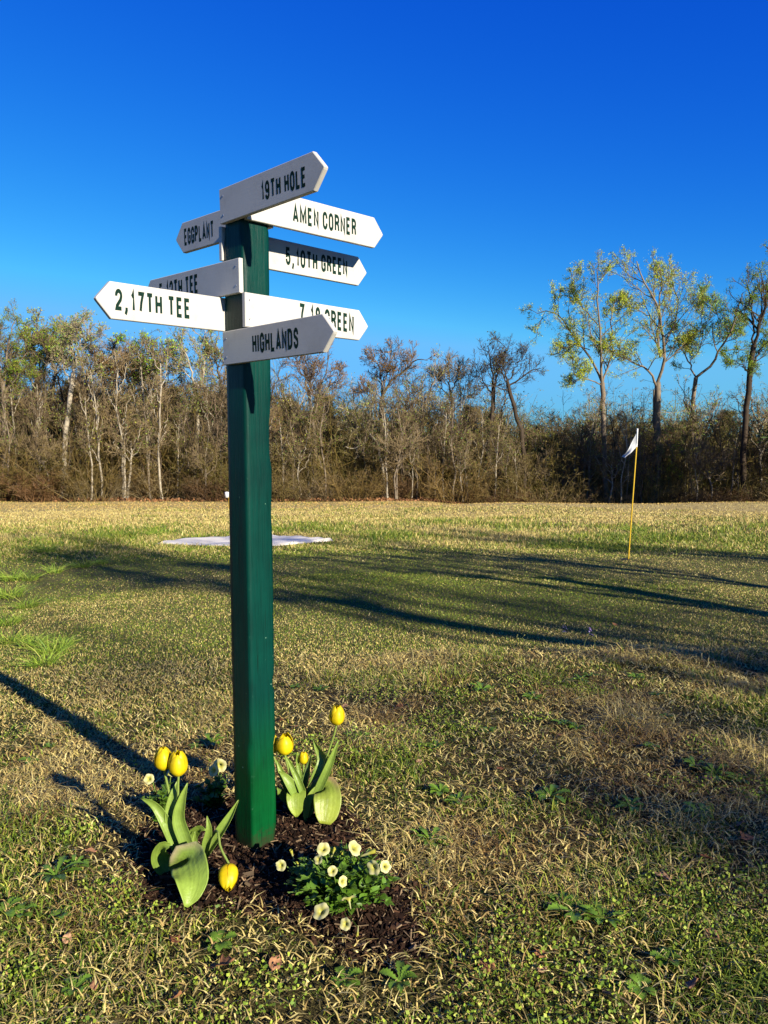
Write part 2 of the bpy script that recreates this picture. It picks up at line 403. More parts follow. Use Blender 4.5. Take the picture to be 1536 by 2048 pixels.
mw, nt, b = newmat('white_board_paint')
co = objco(nt)
mpn = nd(nt, 'ShaderNodeMapping'); mpn.inputs['Scale'].default_value = (3, 60, 60); nt.links.new(co, mpn.inputs[0])
gr = noise_node(nt, 2.5, 5, .6, mpn.outputs[0]); st = noise_node(nt, 9, 6, .7, co); sp2 = noise_node(nt, 130, 3, .6, co)
c1 = ramp(nt, st.outputs[0], [(.25, (.33, .315, .27)), (.5, (.385, .375, .335)), (.8, (.40, .392, .355))])
c2 = ramp(nt, sp2.outputs[0], [(.22, (.62, .6, .56)), (.33, (1, 1, 1))])
nt.links.new(mixc(nt, c1.outputs[0], c2.outputs[0], 1., 'MULTIPLY'), b.inputs['Base Color'])
b.inputs['Roughness'].default_value = .5; b.inputs['Specular IOR Level'].default_value = .3
bump(nt, b, gr.outputs[0], .12, .002)
mlt, nt, b = newmat('letter_paint')
n_ = noise_node(nt, 60, 4, .6, objco(nt)); r_ = ramp(nt, n_.outputs[0], [(.3, (.002, .012, .008)), (.75, (.005, .026, .016))])
nt.links.new(r_.outputs[0], b.inputs['Base Color']); b.inputs['Roughness'].default_value = .75; b.inputs['Specular IOR Level'].default_value = .08
ms, nt, b = newmat('screw_metal'); b.inputs['Metallic'].default_value = 1.0; b.inputs['Roughness'].default_value = .35
n_ = noise_node(nt, 200, 2, .5, objco(nt)); r_ = ramp(nt, n_.outputs[0], [(.3, (.25, .25, .25)), (.7, (.6, .6, .6))]); nt.links.new(r_.outputs[0], b.inputs['Base Color'])

# condensed block capitals: every stroke a polyline in a 0..1 box
def arc(cx, cy, rx, ry, a0, a1, n=9):
    t = np.radians(np.linspace(a0, a1, n)); return [(cx + rx * math.cos(v), cy + ry * math.sin(v)) for v in t]
SW = .195                                  # stroke weight in units of the letter height
def glyph(ch):
    l, r_, t, b_ = 0, 1, 1, 0; m = .5
    g = {
     'H': [[(0, 0), (0, 1)], [(1, 0), (1, 1)], [(0, .52), (1, .52)]],
     'I': [[(.5, 0), (.5, 1)]],
     'T': [[(0, 1), (1, 1)], [(.5, 0), (.5, 1)]],
     'L': [[(0, 1), (0, 0), (1, 0)]],
     'E': [[(1, 1), (0, 1), (0, 0), (1, 0)], [(0, .52), (.88, .52)]],
     'A': [[(0, 0), (.5, 1), (1, 0)], [(.2, .28), (.8, .28)]],
     'M': [[(0, 0), (0, 1), (.5, .2), (1, 1), (1, 0)]],
     'N': [[(0, 0), (0, 1), (1, 0), (1, 1)]],
     'D': [[(0, 0), (0, 1), (.45, 1)] + arc(.45, .72, .55, .28, 80, 0, 6) + arc(.45, .28, .55, .28, 0, -80, 6) + [(.45, 0), (0, 0)]],
     'P': [[(0, 0), (0, 1), (.5, 1)] + arc(.5, .75, .5, .25, 75, -75, 8) + [(.5, .5), (0, .5)]],
     'R': [[(0, 0), (0, 1), (.5, 1)] + arc(.5, .76, .5, .24, 75, -75, 8) + [(.5, .52), (0, .52)], [(.55, .52), (.9, .36), (1, 0)]],
     'O': [arc(.5, .72, .5, .28, 0, 180, 11) + arc(.5, .28, .5, .28, 180, 360, 11) + [(1, .72)]],
     'C': [[(1, .66), (1, .72)] + arc(.5, .72, .5, .28, 10, 170, 10) + arc(.5, .28, .5, .28, 190, 350, 10) + [(1, .34)]],
     'G': [[(1, .68), (1, .74)] + arc(.5, .74, .5, .26, 10, 170, 10) + arc(.5, .26, .5, .26, 190, 350, 10) + [(1, .44), (.52, .44)], [(1, .44), (1, 0)]],
     'S': [[(1, .70)] + arc(.5, .76, .5, .24, 0, 180, 10) + [(.08, .62), (.5, .52), (.92, .40)] + arc(.5, .24, .5, .24, 0, -180, 10) + [(0, .30)]],
     '0': None,
     '1': [[(.78, 0), (.78, 1), (.6, .84), (.25, .76)]],
     '2': [[(0, .70)] + arc(.5, .74, .5, .26, 180, -10, 10) + [(.85, .5), (.1, .14), (0, 0), (1, 0)]],
     '5': [[(.95, 1), (.1, 1), (.04, .54)] + arc(.5, .32, .5, .30, 130, -180, 14) + [(0, .26)]],
     '7': [[(0, 1), (1, 1), (.62, .5), (.42, 0)]],
     '8': [arc(.5, .76, .42, .24, 0, 360, 16), arc(.5, .27, .5, .27, 0, 360, 16)],
     '9': [[(0, .22)] + arc(.5, .24, .5, .24, 190, 360, 8) + [(1, .7)] + arc(.5, .72, .5, .28, 0, 360, 18)],
     ',': [[(.6, .10), (.6, -.06), (-.3, -.30)]],
    }
    g['0'] = g['O']
    return g[ch]
GW = dict(I=.0, M=.58, T=.44, L=.36, E=.36, A=.48)
def text_quads(txt, gap=.155, space=.34):
    x = 0; out = []
    for ch in txt:
        if ch == ' ': x += space; continue
        wv = GW.get(ch, .40)
        if ch == '1': wv = .26
        if ch == ',': wv = .10
        for pl in glyph(ch): out.append([(x + SW / 2 + px * wv, py * (1 - SW) + SW / 2) for px, py in pl])
        x += wv + SW + gap
    return out, x - gap
def stroke_poly(mb, pts, wd, to3, lift):
    """a mitred strip along pts in the letter plane"""
    pts = [np.array(p) for p in pts]; n = len(pts)
    closed = n > 3 and np.linalg.norm(pts[0] - pts[-1]) < 1e-6
    L, Rr = [], []
    for i in range(n):
        a = pts[i] - pts[i - 1] if i > 0 else (pts[-1] - pts[-2] if closed else pts[1] - pts[0])
        c = pts[i + 1] - pts[i] if i < n - 1 else (pts[1] - pts[0] if closed else pts[-1] - pts[-2])
        a = a / np.linalg.norm(a); c = c / np.linalg.norm(c)
        na = np.array([-a[1], a[0]]); nc = np.array([-c[1], c[0]]); m = na + nc
        if np.linalg.norm(m) < .2: m = na
        m = m / np.linalg.norm(m); s = wd / 2 / max(.42, abs(m @ na))
        L.append(pts[i] + m * s); Rr.append(pts[i] - m * s)
    V = [to3(p, lift) for p in L] + [to3(p, lift) for p in Rr]
    mb.add(V, [(i, i + 1, n + i + 1, n + i) for i in range(n - 1)])

BOARDS = {
 #        z       tilt    len    off   face  text           u0/len-relative text span set below
 'b19': (2.6207, .0311, .6000, .0098), 'amen': (2.6212, .0106, .7504, .0051), 'g510': (2.4891, .0008, .8110, -.0067),
 'g718': (2.2209, -.0048, .6716, -.011), 'high': (2.0813, .0234, .6400, .0134), 't217': (2.2157, .0041, .6605, 0.),
 't512': (2.3494, -.0051, .700, -.0012), 'egg': (2.6165, -.0098, .6712, 0.)}
# text, pixel box on the photograph: (x,ytop,ybottom) of first and last letter edge
TEXTS = {'b19': ('19TH HOLE', (521, 366, 404), (611, 331, 373)), 'amen': ('AMEN CORNER', (585, 409, 445), (712, 437, 473)),
 'g510': ('5,10TH GREEN', (571, 494, 530), (694.5, 518, 553)), 'g718': ('7,18 GREEN', (598, 611, 645), (707.5, 625, 667)),
 'high': ('HIGHLANDS', (504, 667, 708), (596, 655, 697)), 't217': ('2,17TH TEE', (229.5, 577, 620), (380, 597, 638)),
 't512': ('5,12TH TEE', (318, 565, 604), (395.5, 550, 586)), 'egg': ('EGGPLANT', (368, 457, 492), (427, 441, 476))}
def board(n):
    z0, tilt, L, off = BOARDS[n]
    if n in ('b19', 'high'): base, d, nn = post_pt(0, 1, z0), -tL, -tR
    elif n == 't512': base, d, nn = post_pt(0, 0, z0), tL, -tR
    elif n == 'egg': base, d, nn = post_pt(1, 0, z0), tL, tR
    elif n in ('amen', 'g718'): base, d, nn = post_pt(0, 0, z0), tR, -tL
    elif n == 'g510': base, d, nn = post_pt(0, 1, z0), tR, tL
    else: base, d, nn = post_pt(1, 1, z0), -tR, tL
    vis = -tR if n in ('b19', 'high', 't512', 'egg') else -tL      # the side the photo shows
    base = base + nn * .0015
    front_off = TH if n in ('b19', 'high', 't512', 'amen', 'g718') else 0.
    dd = d * math.cos(tilt) + UPV * math.sin(tilt); uu = UPV * math.cos(tilt) - d * math.sin(tilt)
    o0 = base + dd * off
    ch = .055; hw = BW / 2
    prof = [(0, -hw), (L - ch, -hw), (L - .004, -.007), (L, 0), (L - .004, .007), (L - ch, hw), (0, hw)]
    e = .0022
    def inset(p, e):
        c = np.array([L / 2, 0]); p = np.array(p, float)
        return np.array([p[0] + (e if p[0] < L / 2 else -e), p[1] - np.sign(p[1]) * e])
    lo = [o0 + dd * inset(p, e)[0] + uu * inset(p, e)[1] for p in prof]
    r1 = [o0 + dd * p[0] + uu * p[1] + nn * e for p in prof]; r2 = [o0 + dd * p[0] + uu * p[1] + nn * (TH - e) for p in prof]
    hi = [o0 + dd * inset(p, e)[0] + uu * inset(p, e)[1] + nn * TH for p in prof]
    k = len(prof); V = np.array(lo + r1 + r2 + hi)
    # object frame: local X along the board so the grain runs with it
    M = Matrix(((dd[0], uu[0], nn[0], 0), (dd[1], uu[1], nn[1], 0), (dd[2], uu[2], nn[2], 0), (0, 0, 0, 1)))
    M.translation = Vector(o0 - np.array([pc[0], pc[1], 0])); Mi = np.array(M.inverted())
    def loc(P): P = np.asarray(P, float) - np.array([pc[0], pc[1], 0]); return P @ Mi[:3, :3].T + Mi[:3, 3]
    bm_ = MB(); q = []
    for r_ in range(3):
        for i in range(k): q.append((r_ * k + i, r_ * k + (i + 1) % k, (r_ + 1) * k + (i + 1) % k, (r_ + 1) * k + i))
    bm_.add(loc(V), q)
    me = bm_.mesh('sign_board', mw, smooth=False)
    import bmesh
    bb = bmesh.new(); bb.from_mesh(me); bb.verts.ensure_lookup_table()
    bb.faces.new([bb.verts[i] for i in range(k)][::-1]); bb.faces.new([bb.verts[3 * k + i] for i in range(k)])
    bmesh.ops.recalc_face_normals(bb, faces=bb.faces); bb.to_mesh(me); bb.free()
    o = link('sign_board', me, sp); o.matrix_local = M
    # lettering on the visible side
    po_ = o0 + nn * front_off + vis * .00015
    def hit(px, py):
        dr = ray(px, py); t = ((po_ - np.array([0, 0, EYE])) @ vis) / (dr @ vis); P = np.array([0, 0, EYE]) + dr * t
        return (P - po_) @ dd, (P - po_) @ uu
    txt, A, B_ = TEXTS[n]
    (ua, wa1), (_, wa0) = hit(A[0], A[1]), hit(A[0], A[2]); (ub, wb1), (_, wb0) = hit(B_[0], B_[1]), hit(B_[0], B_[2])
    sg = 1 if ub > ua else -1
    st, tw = text_quads(txt)
    hgt = ((wa1 - wa0) + (wb1 - wb0)) / 2; sx_ = abs(ub - ua) / tw
    lm = MB(); lift = 0
    def to3(p, lift):
        t = p[0] / tw
        return loc(po_ + dd * (ua + (ub - ua) * t) + uu * ((wa0 * (1 - t) + wb0 * t) + p[1] * hgt) + vis * lift)
    for i, s_ in enumerate(st): stroke_poly(lm, s_, SW, to3, .00005 * (i % 7))
    lm.build('lettering', mlt, o, smooth=False)
    # two screws through the fixed end
    for s_ in (-1, 1):
        if n in ('egg', 'g510', 't217'): continue
        c0 = o0 + dd * .022 + uu * (s_ * .036) + nn * (TH + .0001)
        sm = MB(); a = np.arange(10) * 2 * np.pi / 10
        r0 = np.stack([loc(c0 + (dd * math.cos(v) + uu * math.sin(v)) * .0042) for v in a]); r1_ = np.stack([loc(c0 + nn * .0013 + (dd * math.cos(v) + uu * math.sin(v)) * .0033) for v in a])
        cc = loc(c0 + nn * .0004)
        sm.add(np.concatenate([r0, r1_, [cc]]), [(i, (i + 1) % 10, 10 + (i + 1) % 10, 10 + i) for i in range(10)], [(10 + i, 10 + (i + 1) % 10, 20) for i in range(10)])
        sm.build('screw', ms, o, smooth=False)
    return o
LB = {'b19': 'topmost white board in shade, lettered 19TH HOLE and pointing to the viewer\'s side', 'amen': 'sunlit white board lettered AMEN CORNER',
 'g510': 'white board lettered 5,10TH GREEN, its upper half in shadow', 'g718': 'sunlit white board lettered 7,18 GREEN behind the HIGHLANDS board',
 'high': 'lowest white board in shade, lettered HIGHLANDS', 't217': 'sunlit white board lettered 2,17TH TEE', 't512': 'shaded white board lettered 5,12TH TEE', 'egg': 'shaded white board lettered EGGPLANT'}
for n in BOARDS: board(n)['label'] = LB[n]

# ------------------------------------------------------------------ flag, hole, sheet, markers
def cloth_mat(name, c0, c1, rough=.8, scale=12):
    m, nt, b = newmat(name); n_ = noise_node(nt, scale, 5, .6, objco(nt))
    r_ = ramp(nt, n_.outputs[0], [(.3, c0), (.7, c1)]); nt.links.new(r_.outputs[0], b.inputs['Base Color']); b.inputs['Roughness'].default_value = rough
    bump(nt, b, n_.outputs[0], .2, .01); return m
m_yel = cloth_mat('yellow_pole', (.40, .25, .006), (.48, .31, .010), .4, 30)
m_wht = cloth_mat('white_enamel', (.46, .46, .44), (.52, .52, .50), .4, 30)
m_flag = cloth_mat('flag_cloth', (.30, .32, .32), (.38, .39, .39), .85, 30)
m_dark = cloth_mat('dark_cup', (.008, .008, .008), (.02, .02, .02), .8, 30)
fb = G(1256.5, 1119)
fs = empty('golf_flagstick', fb)
tag(fs, 'leaning yellow golf flagstick with limp white flag standing in the mown green', 'golf flag')
def fl(px, py, dy=0): return at_y(px, py, fb[1] + dy) - fb
top = fl(1275, 857); kn = fl(1273.1, 894)
mb = MB(); tubes(mb, resample([(0, 0, -.06), kn * .5, kn], 8)[None], np.full((1, 8), .0115), 10, (.6, .5, .02)); mb.build('pole', m_yel, fs)
mb = MB(); tubes(mb, resample([kn, (kn + top) / 2, top], 6)[None], np.full((1, 6), .0135), 10, (.8, .8, .8), cap=True); mb.build('pole_top', m_wht, fs)
mb = MB(); nu, nv = 12, 14                 # limp triangular cloth hanging from the white sleeve
A0, A1, TP = fl(1274.0, 864), fl(1273.3, 895), fl(1245.5, 914)
P = np.zeros((nu, nv, 3))
for i, u in enumerate(np.linspace(0, 1, nu)):
    for j, v in enumerate(np.linspace(0, 1, nv)):
        a = A0 * (1 - v) + A1 * v
        p = a * (1 - u) + TP * u
        p = p + np.array([0, 0, -.02 * math.sin(math.pi * u) * (1 - v)])
        p = p + np.array([0, 1, 0]) * (.045 * math.sin(u * 7 + v * 2.5) * u + .02 * math.sin(v * 6) * u) + np.array([0, -.10, -.01]) * sst(.55, 1., v) * sst(.1, .8, u)
        P[i, j] = p
idx = np.arange(nu * nv).reshape(nu, nv)
mb.add(P.reshape(-1, 3), np.stack([idx[:-1, :-1], idx[:-1, 1:], idx[1:, 1:], idx[1:, :-1]], -1).reshape(-1, 4)); fo = mb.build('flag', m_flag, fs)
md = fo.modifiers.new('s', 'SOLIDIFY'); md.thickness = .003
hole = empty('golf_hole', fb + np.array([-.05, 0, .0]))
tag(hole, 'dark round golf hole in the green at the foot of the flagstick', 'golf hole')
mb = MB(); a = np.arange(20) * 2 * np.pi / 20; ring = lambda r_, z: np.stack([r_ * np.cos(a), r_ * np.sin(a), np.full(20, z)], 1)
mb.add(np.concatenate([ring(.075, .012), ring(.062, .014), ring(.06, .006)]), [(i + 20 * k, (i + 1) % 20 + 20 * k, (i + 1) % 20 + 20 * (k + 1), i + 20 * (k + 1)) for k in range(2) for i in range(20)]); mb.build('cup_rim', m_dark, hole)
mb = MB(); mb.add(np.concatenate([ring(.0605, .007), [(0, 0, .006)]]), tris=[(i, (i + 1) % 20, 20) for i in range(20)]); mb.build('cup', m_dark, hole)

# white sheet lying behind the post
sheetpx = [(306, 1089), (372, 1081), (440, 1076.5), (500, 1072.5), (548, 1072), (590, 1076), (640, 1080), (678, 1083.5), (640, 1086.5), (600, 1090), (556, 1094), (500, 1094.5), (420, 1093.5), (350, 1091)]
sheet = np.array([G(*p)[:2] for p in sheetpx])
gx = np.arange(sheet[:, 0].min() - .1, sheet[:, 0].max() + .1, .06); gy = np.arange(sheet[:, 1].min() - .1, sheet[:, 1].max() + .1, .06)
X, Y = np.meshgrid(gx, gy)
ragged = polydist(X, Y, sheet); ins = inpoly(X, Y, sheet); sd_ = np.where(ins, ragged, -ragged) + .12 * (vnoise(X * 4, Y * 4, 4) - .5)
Z = H(X, Y) + .05 + .07 * (fbm(X * 1.6 + .8 * Y, Y * 1.6, 9, 4) - .4) + .012 * np.sin(Y * 9 + 2 * vnoise(X, Y, 2) * 6)
Z = np.where(sd_ < .12, H(X, Y) + .022, Z)
idx = np.arange(X.size).reshape(X.shape); qq = np.stack([idx[:-1, :-1], idx[:-1, 1:], idx[1:, 1:], idx[1:, :-1]], -1).reshape(-1, 4)
mb = MB(); mb.add(np.stack([X, Y, Z], -1).reshape(-1, 3), qq[sd_.ravel()[qq].min(1) > 0])
m_sheet = cloth_mat('white_sheet', (.48, .445, .36), (.64, .605, .50), .6, 1.3)
so_ = mb.build('ground_sheet', m_sheet); tag(so_, 'white rumpled sheet lying flat on the grass behind the signpost', 'sheet')
md = so_.modifiers.new('s', 'SOLIDIFY'); md.thickness = .004

# small far things on the fairway
gm_ = G(458.5, 1018); mk = empty('marker_flag', gm_); tag(mk, 'small far yellow marker stake with a white top, seen just beside the signpost', 'marker')
hm = (at_y(458.5, 984, gm_[1]) - gm_)[2]; mb = MB(); tubes(mb, np.array([[(0, 0, -.05), (0, 0, hm * .35), (0, 0, hm * .7)]]), np.full((1, 3), .028), 8, (.6, .5, .02)); mb.build('stake', m_yel, mk)
mb = MB(); tubes(mb, np.array([[(-.10, 0, hm * .66), (-.1, 0, hm * .68), (-.1, 0, hm), (-.1, 0, hm * 1.02)]]), np.array([[.001, .10, .10, .001]]), 8, (.8, .8, .8)); mb.build('stake_top', m_wht, mk)
for px, py, mt_, lab, sz in ((155, 992, m_dark, 'black tee marker box at the far edge of the fairway', .22), (137, 1001.5, m_dark, 'small round black tee marker out on the fairway', .12), (202, 1000.5, m_wht, 'small white tee marker out on the far fairway', .08)):
    p = G(px, py); mb = MB()
    tubes(mb, np.array([[(-sz, 0, 0.02), (-sz, 0, .02), (0, 0, .03), (sz, 0, .02), (sz, 0, .02)]]) + np.array([0, 0, sz * .5]), np.array([[.001, .6, .7, .6, .001]]) * sz, 8, (.1, .1, .1))
    o = mb.build('tee_marker', mt_); o.location = p; tag(o, lab, 'tee marker')

# ------------------------------------------------------------------ tulips
def leaf(mb, pts, wmax, face, cup=.25, c0=(.22, .34, .10), c1=(.30, .42, .09), prof=None, n=22, m=21, ragged=0.06, tipc=None):
    """broad blade along pts (world), half-width profile, facing direction 'face' at the middle"""
    P = resample(pts, n); T = np.gradient(P, axis=0); T = nrm(T)
    fc = np.array(face, float) if np.ndim(face) == 1 else resample(face, n)
    S = nrm(np.cross(T, np.broadcast_to(fc, T.shape))); N_ = nrm(np.cross(S, T))
    t = np.linspace(0, 1, n)
    wv = np.interp(t, *zip(*(prof or [(0, .35), (.15, .62), (.35, .95), (.55, 1), (.75, .78), (.9, .4), (1, .02)]))) * wmax
    wv = np.convolve(np.pad(wv, 1, mode='edge'), [.25, .5, .25], 'valid')
    v = np.linspace(-1, 1, m)
    V = P[:, None] + S[:, None] * (wv[:, None] * v[None])[..., None] + N_[:, None] * (wv[:, None] * cup * (v[None] ** 2))[..., None]
    V = V + N_[:, None] * (.010 * wmax * np.sin(v[None] * 21 + 1.5 * np.sin(t * 5)[:, None]) * (wv / abs(wmax))[:, None])[..., None]
    if ragged: V = V + N_[:, None] * (ragged * wmax * np.sin(t * 9)[:, None] * v[None])[..., None]
    idx = np.arange(n * m).reshape(n, m)
    stripe = .80 + .40 * vnoise(np.broadcast_to(v * 17, (n, m)), np.broadcast_to(t[:, None] * 1.5, (n, m)), int(abs(wmax) * 1e5) % 97)
    col = (np.array(c0) * (1 - t[:, None, None]) + np.array(c1) * t[:, None, None]) * stripe[..., None]
    if tipc is not None:
        e = sst(.45, .95, np.abs(v))[None, :, None] * np.exp(-((t - tipc[1]) / .12) ** 2)[:, None, None]
        col = col * (1 - e) + np.array(tipc[0]) * e
    mb.add(V.reshape(-1, 3), np.stack([idx[:-1, :-1], idx[:-1, 1:], idx[1:, 1:], idx[1:, :-1]], -1).reshape(-1, 4), col=col.reshape(-1, 3))
def stem(mb, pts, r0, r1, c=(.30, .40, .12), n=14):
    P = resample(pts, n); tubes(mb, P[None], np.linspace(r0, r1, n)[None], 8, c)
def tulip_flower(base, axis, hgt, rad, seed, open_=.0):
    """six overlapping petals closing to an egg"""
    r = np.random.default_rng(seed); axis = nrm(axis); u = nrm(np.cross(axis, [.3, 1, .1])); v = np.cross(axis, u); mb = MB()
    for k in range(6):
        inner = k >= 3; a0 = (k % 3) * 2 * np.pi / 3 + (np.pi / 3 if inner else 0) + r.normal(0, .08)
        n, m = 14, 9; t = np.linspace(0, 1, n); half = 1.06 + r.normal(0, .05)
        pr = np.interp(t, [0, .08, .25, .45, .7, .88, 1], [.18, .60, .93, 1.0, .88 + open_ * .3, .62 + open_ * .7, .30 + open_ * 1.1]) * rad * (.86 if inner else 1)
        ht = np.interp(t, [0, 1], [0, 1.]) * hgt * (1 + r.normal(0, .03)) * (1.0 if not inner else 1.02)
        wa = np.interp(t, [0, .2, .5, .8, .93, 1], [.6, .95, 1, .9, .7, .35]) * half
        s = np.linspace(-1, 1, m)
        A = a0 + wa[:, None] * s[None]
        rr = pr[:, None] * (1 + .035 * np.cos(s * np.pi)[None]) + (.0015 if not inner else 0) * (1 - abs(s))[None] + .06 * rad * r.normal(size=(1, 1)) * t[:, None] ** 2 + (.05 * rad * np.abs(s)[None] ** 4 * t[:, None] if not inner else 0)
        hh = ht[:, None] - .05 * hgt * (s[None] ** 2) * t[:, None] + .012 * hgt * np.sin(s * 7 + k)[None] * (t[:, None] ** 4)
        V = np.asarray(base) + axis * hh[..., None] + (u * np.cos(A)[..., None] + v * np.sin(A)[..., None]) * rr[..., None]
        idx = np.arange(n * m).reshape(n, m)
        edge = np.abs(s)[None] ** 3; streak = vnoise(np.broadcast_to(s * 8 + k * 5, (n, m)), np.broadcast_to(t[:, None] * 1.2, (n, m)), seed + k)
        c = np.array([.92, .72, .008]) * (1 - edge[..., None]) + np.array([.88, .56, .005]) * edge[..., None]
        c = c * (.85 + .3 * streak[..., None]); base_g = (1 - sst(0, .16, t))[:, None, None]
        c = c * (1 - base_g * .5) + np.array([.55, .50, .05]) * base_g * .5
        mb.add(V.reshape(-1, 3), np.stack([idx[:-1, :-1], idx[:-1, 1:], idx[1:, 1:], idx[1:, :-1]], -1).reshape(-1, 4), col=c.reshape(-1, 3))
    return mb
def ld(P, root): return [np.asarray(p) - root for p in P]
TG = 'yellow tulips around the signpost'
def tulip(root, label, flower, stem_pts, leaves, seed):
    """flower: (px,py bottom, Y, axis, height, radius, open)"""
    e = empty('tulip', root); tag(e, label, 'tulip', TG)
    s = MB(); stem(s, ld(stem_pts, root), .0062, .0045); s.build('stem', M_green, e)
    fm = tulip_flower(np.asarray(stem_pts[-1]) - root, flower[0], flower[1], flower[2], seed, flower[3]); fm.build('flower', M_flower, e)
    for lf in leaves:
        lm = MB(); pts, wmax, face = lf[:3]; kw = lf[3] if len(lf) > 3 else {}
        leaf(lm, ld(pts, root), wmax, face, **kw)
        o = lm.build('leaf', M_green, e); md = o.modifiers.new('s', 'SOLIDIFY'); md.thickness = .0014
    return e
def pts(Y, *a): return [at_y(q[0], q[1], Y + (q[2] if len(q) > 2 else 0)) for q in a]
VW = np.array([.1, -1, .35])               # roughly towards the sun and the viewer
def root_at(x, y, s=.0): return np.array([x, y, float(HB(x, y))])
# left pair
Y1 = 2.86; r1 = at_y(378, 1758, Y1); r1 = root_at(r1[0], r1[1])
fold = [(0, .7), (.25, 1), (.5, .92), (.62, 1), (.8, .82), (.93, .45), (1, .04)]
tulip(r1, 'tall yellow tulip with the big pale folded leaf in front, petals notched at the top', ((-.02, .05, 1), .096, .036, .12),
      pts(Y1, (382, 1752), (372, 1690), (358, 1620), (356, 1580, .0), (357, 1552, .0)),
      [(pts(Y1, (384, 1752), (365, 1670, .01), (342, 1640), (352, 1590, -.01), (354, 1566, .0))[0:1] + pts(Y1, (374, 1690, -.01), (358, 1640, -.015), (364, 1600, -.01), (375, 1566, 0)), .026, VW, dict(cup=.5)),
       (pts(Y1, (374, 1766, .0), (375, 1738, -.03), (377, 1719, -.08), (380, 1730, -.13), (385, 1756, -.19), (381, 1788, -.235), (372, 1814, -.265)), .070, (.12, -1, .5),
        dict(cup=.30, prof=fold, n=28, m=21, ragged=.10, c0=(.26, .40, .10), c1=(.36, .50, .10), tipc=((.45, .38, .30), .42))),
       (pts(Y1, (372, 1765), (338, 1738, .02), (322, 1712, .01), (326, 1692, -.02), (345, 1690, -.03)), .040, (.3, -1, .2), dict(cup=.5, c0=(.12, .22, .05)))], 3)
r1b = r1 + np.array([-.012, .03, 0])
tulip(r1b, 'closed yellow tulip just left of the notched one, behind its upright leaves', ((-.03, .02, 1), .092, .036, .0),
      pts(Y1 + .03, (376, 1752), (355, 1680), (342, 1610), (336, 1575), (328, 1540)),
      [(pts(Y1 + .03, (382, 1748), (358, 1700, -.02), (335, 1650, -.03), (310, 1612, -.02), (281, 1596, .0)), .024, VW, dict(cup=.45)),
       (pts(Y1 + .03, (376, 1748), (352, 1680, -.01), (342, 1630, -.02), (346, 1590, -.01), (356, 1560, .01)), .026, VW, dict(cup=.4)),
       (pts(Y1 + .03, (384, 1755, -.01), (392, 1720, -.02), (388, 1690, -.01), (390, 1662, .0)), .014, VW, dict(cup=.4))], 5)
Y2 = 2.93; r2 = at_y(404, 1738, Y2); r2 = root_at(r2[0], r2[1])
tulip(r2, 'yellow tulip drooping with its flower head hanging down onto the mulch', ((.10, -.80, -.55), .098, .037, .03),
      pts(Y2, (402, 1735), (418, 1695, -.01), (432, 1662, -.03), (437, 1668, -.06), (441, 1695, -.10), (458, 1728, -.14)),
      [(pts(Y2, (402, 1735), (418, 1700, -.01), (442, 1662, -.02), (462, 1630, -.01), (477, 1600, 0)), .019, (-.3, -1, .25), dict(cup=.8)),
       (pts(Y2, (400, 1732), (384, 1700, .0), (382, 1672, -.01), (398, 1656, -.03), (412, 1660, -.05)), .026, (.4, -1, .1), dict(cup=.5, c0=(.16, .28, .08))),
       (pts(Y2, (405, 1728), (412, 1690, -.02), (418, 1660, -.03), (414, 1632, -.02)), .016, VW, dict(cup=.5))], 8)
# right cluster
Y3 = 3.31; r3 = at_y(610, 1642, Y3); r3 = root_at(r3[0], r3[1])
tulip(r3, 'tallest yellow tulip, leaning away alone on a long stem beside the post', ((.06, .0, 1), .090, .035, .0),
      pts(Y3, (611, 1643), (622, 1606), (640, 1560), (655, 1510), (668, 1470), (673, 1450)),
      [(pts(Y3, (614, 1640), (632, 1590, -.01), (652, 1545, -.02), (668, 1505, -.01), (677, 1480)), .019, VW, dict(cup=.5)),
       (pts(Y3, (630, 1620, .02), (640, 1588, .01), (650, 1576, -.02), (655, 1592, -.07), (654, 1620, -.10), (650, 1648, -.125)), .062, (.1, -1, .5), dict(cup=.14, prof=[(0, .5), (.3, .95), (.5, .9), (.7, 1), (.85, .86), (.95, .66), (1, .3)], n=26, m=21, c0=(.24, .36, .09), c1=(.40, .46, .08), ragged=.05, tipc=((.42, .27, .22), .45))),
       (pts(Y3, (611, 1645, -.02), (613, 1615, -.03), (622, 1590, -.03), (634, 1570, -.02)), .016, VW, dict(cup=.3, c0=(.42, .44, .12)))], 12)
r3b = r3 + np.array([-.05, .02, 0])
tulip(r3b, 'wide open-topped yellow tulip touching the right edge of the post', ((-.02, .0, 1), .092, .041, .14),
      pts(Y3 + .02, (598, 1625), (592, 1590), (580, 1550), (573, 1525), (570, 1509)),
      [(pts(Y3 + .02, (604, 1622), (606, 1590, -.02), (596, 1560, -.02), (584, 1535, .0), (572, 1512, .02)), .015, VW, dict(cup=.7)),
       (pts(Y3 + .02, (590, 1620, .02), (592, 1592, .01), (593, 1584, -.02), (592, 1598, -.05), (593, 1618, -.065), (593, 1634, -.07)), .044, (.05, -1, .45), dict(cup=.2, prof=fold, n=26, m=21, c0=(.24, .36, .09), c1=(.38, .48, .09))),
       (pts(Y3 + .02, (602, 1610), (588, 1580, -.03), (572, 1556, -.03), (558, 1543, -.02)), .024, (.2, -1, .6), dict(cup=.35))], 14)
r3c = r3 + np.array([-.085, .05, 0])
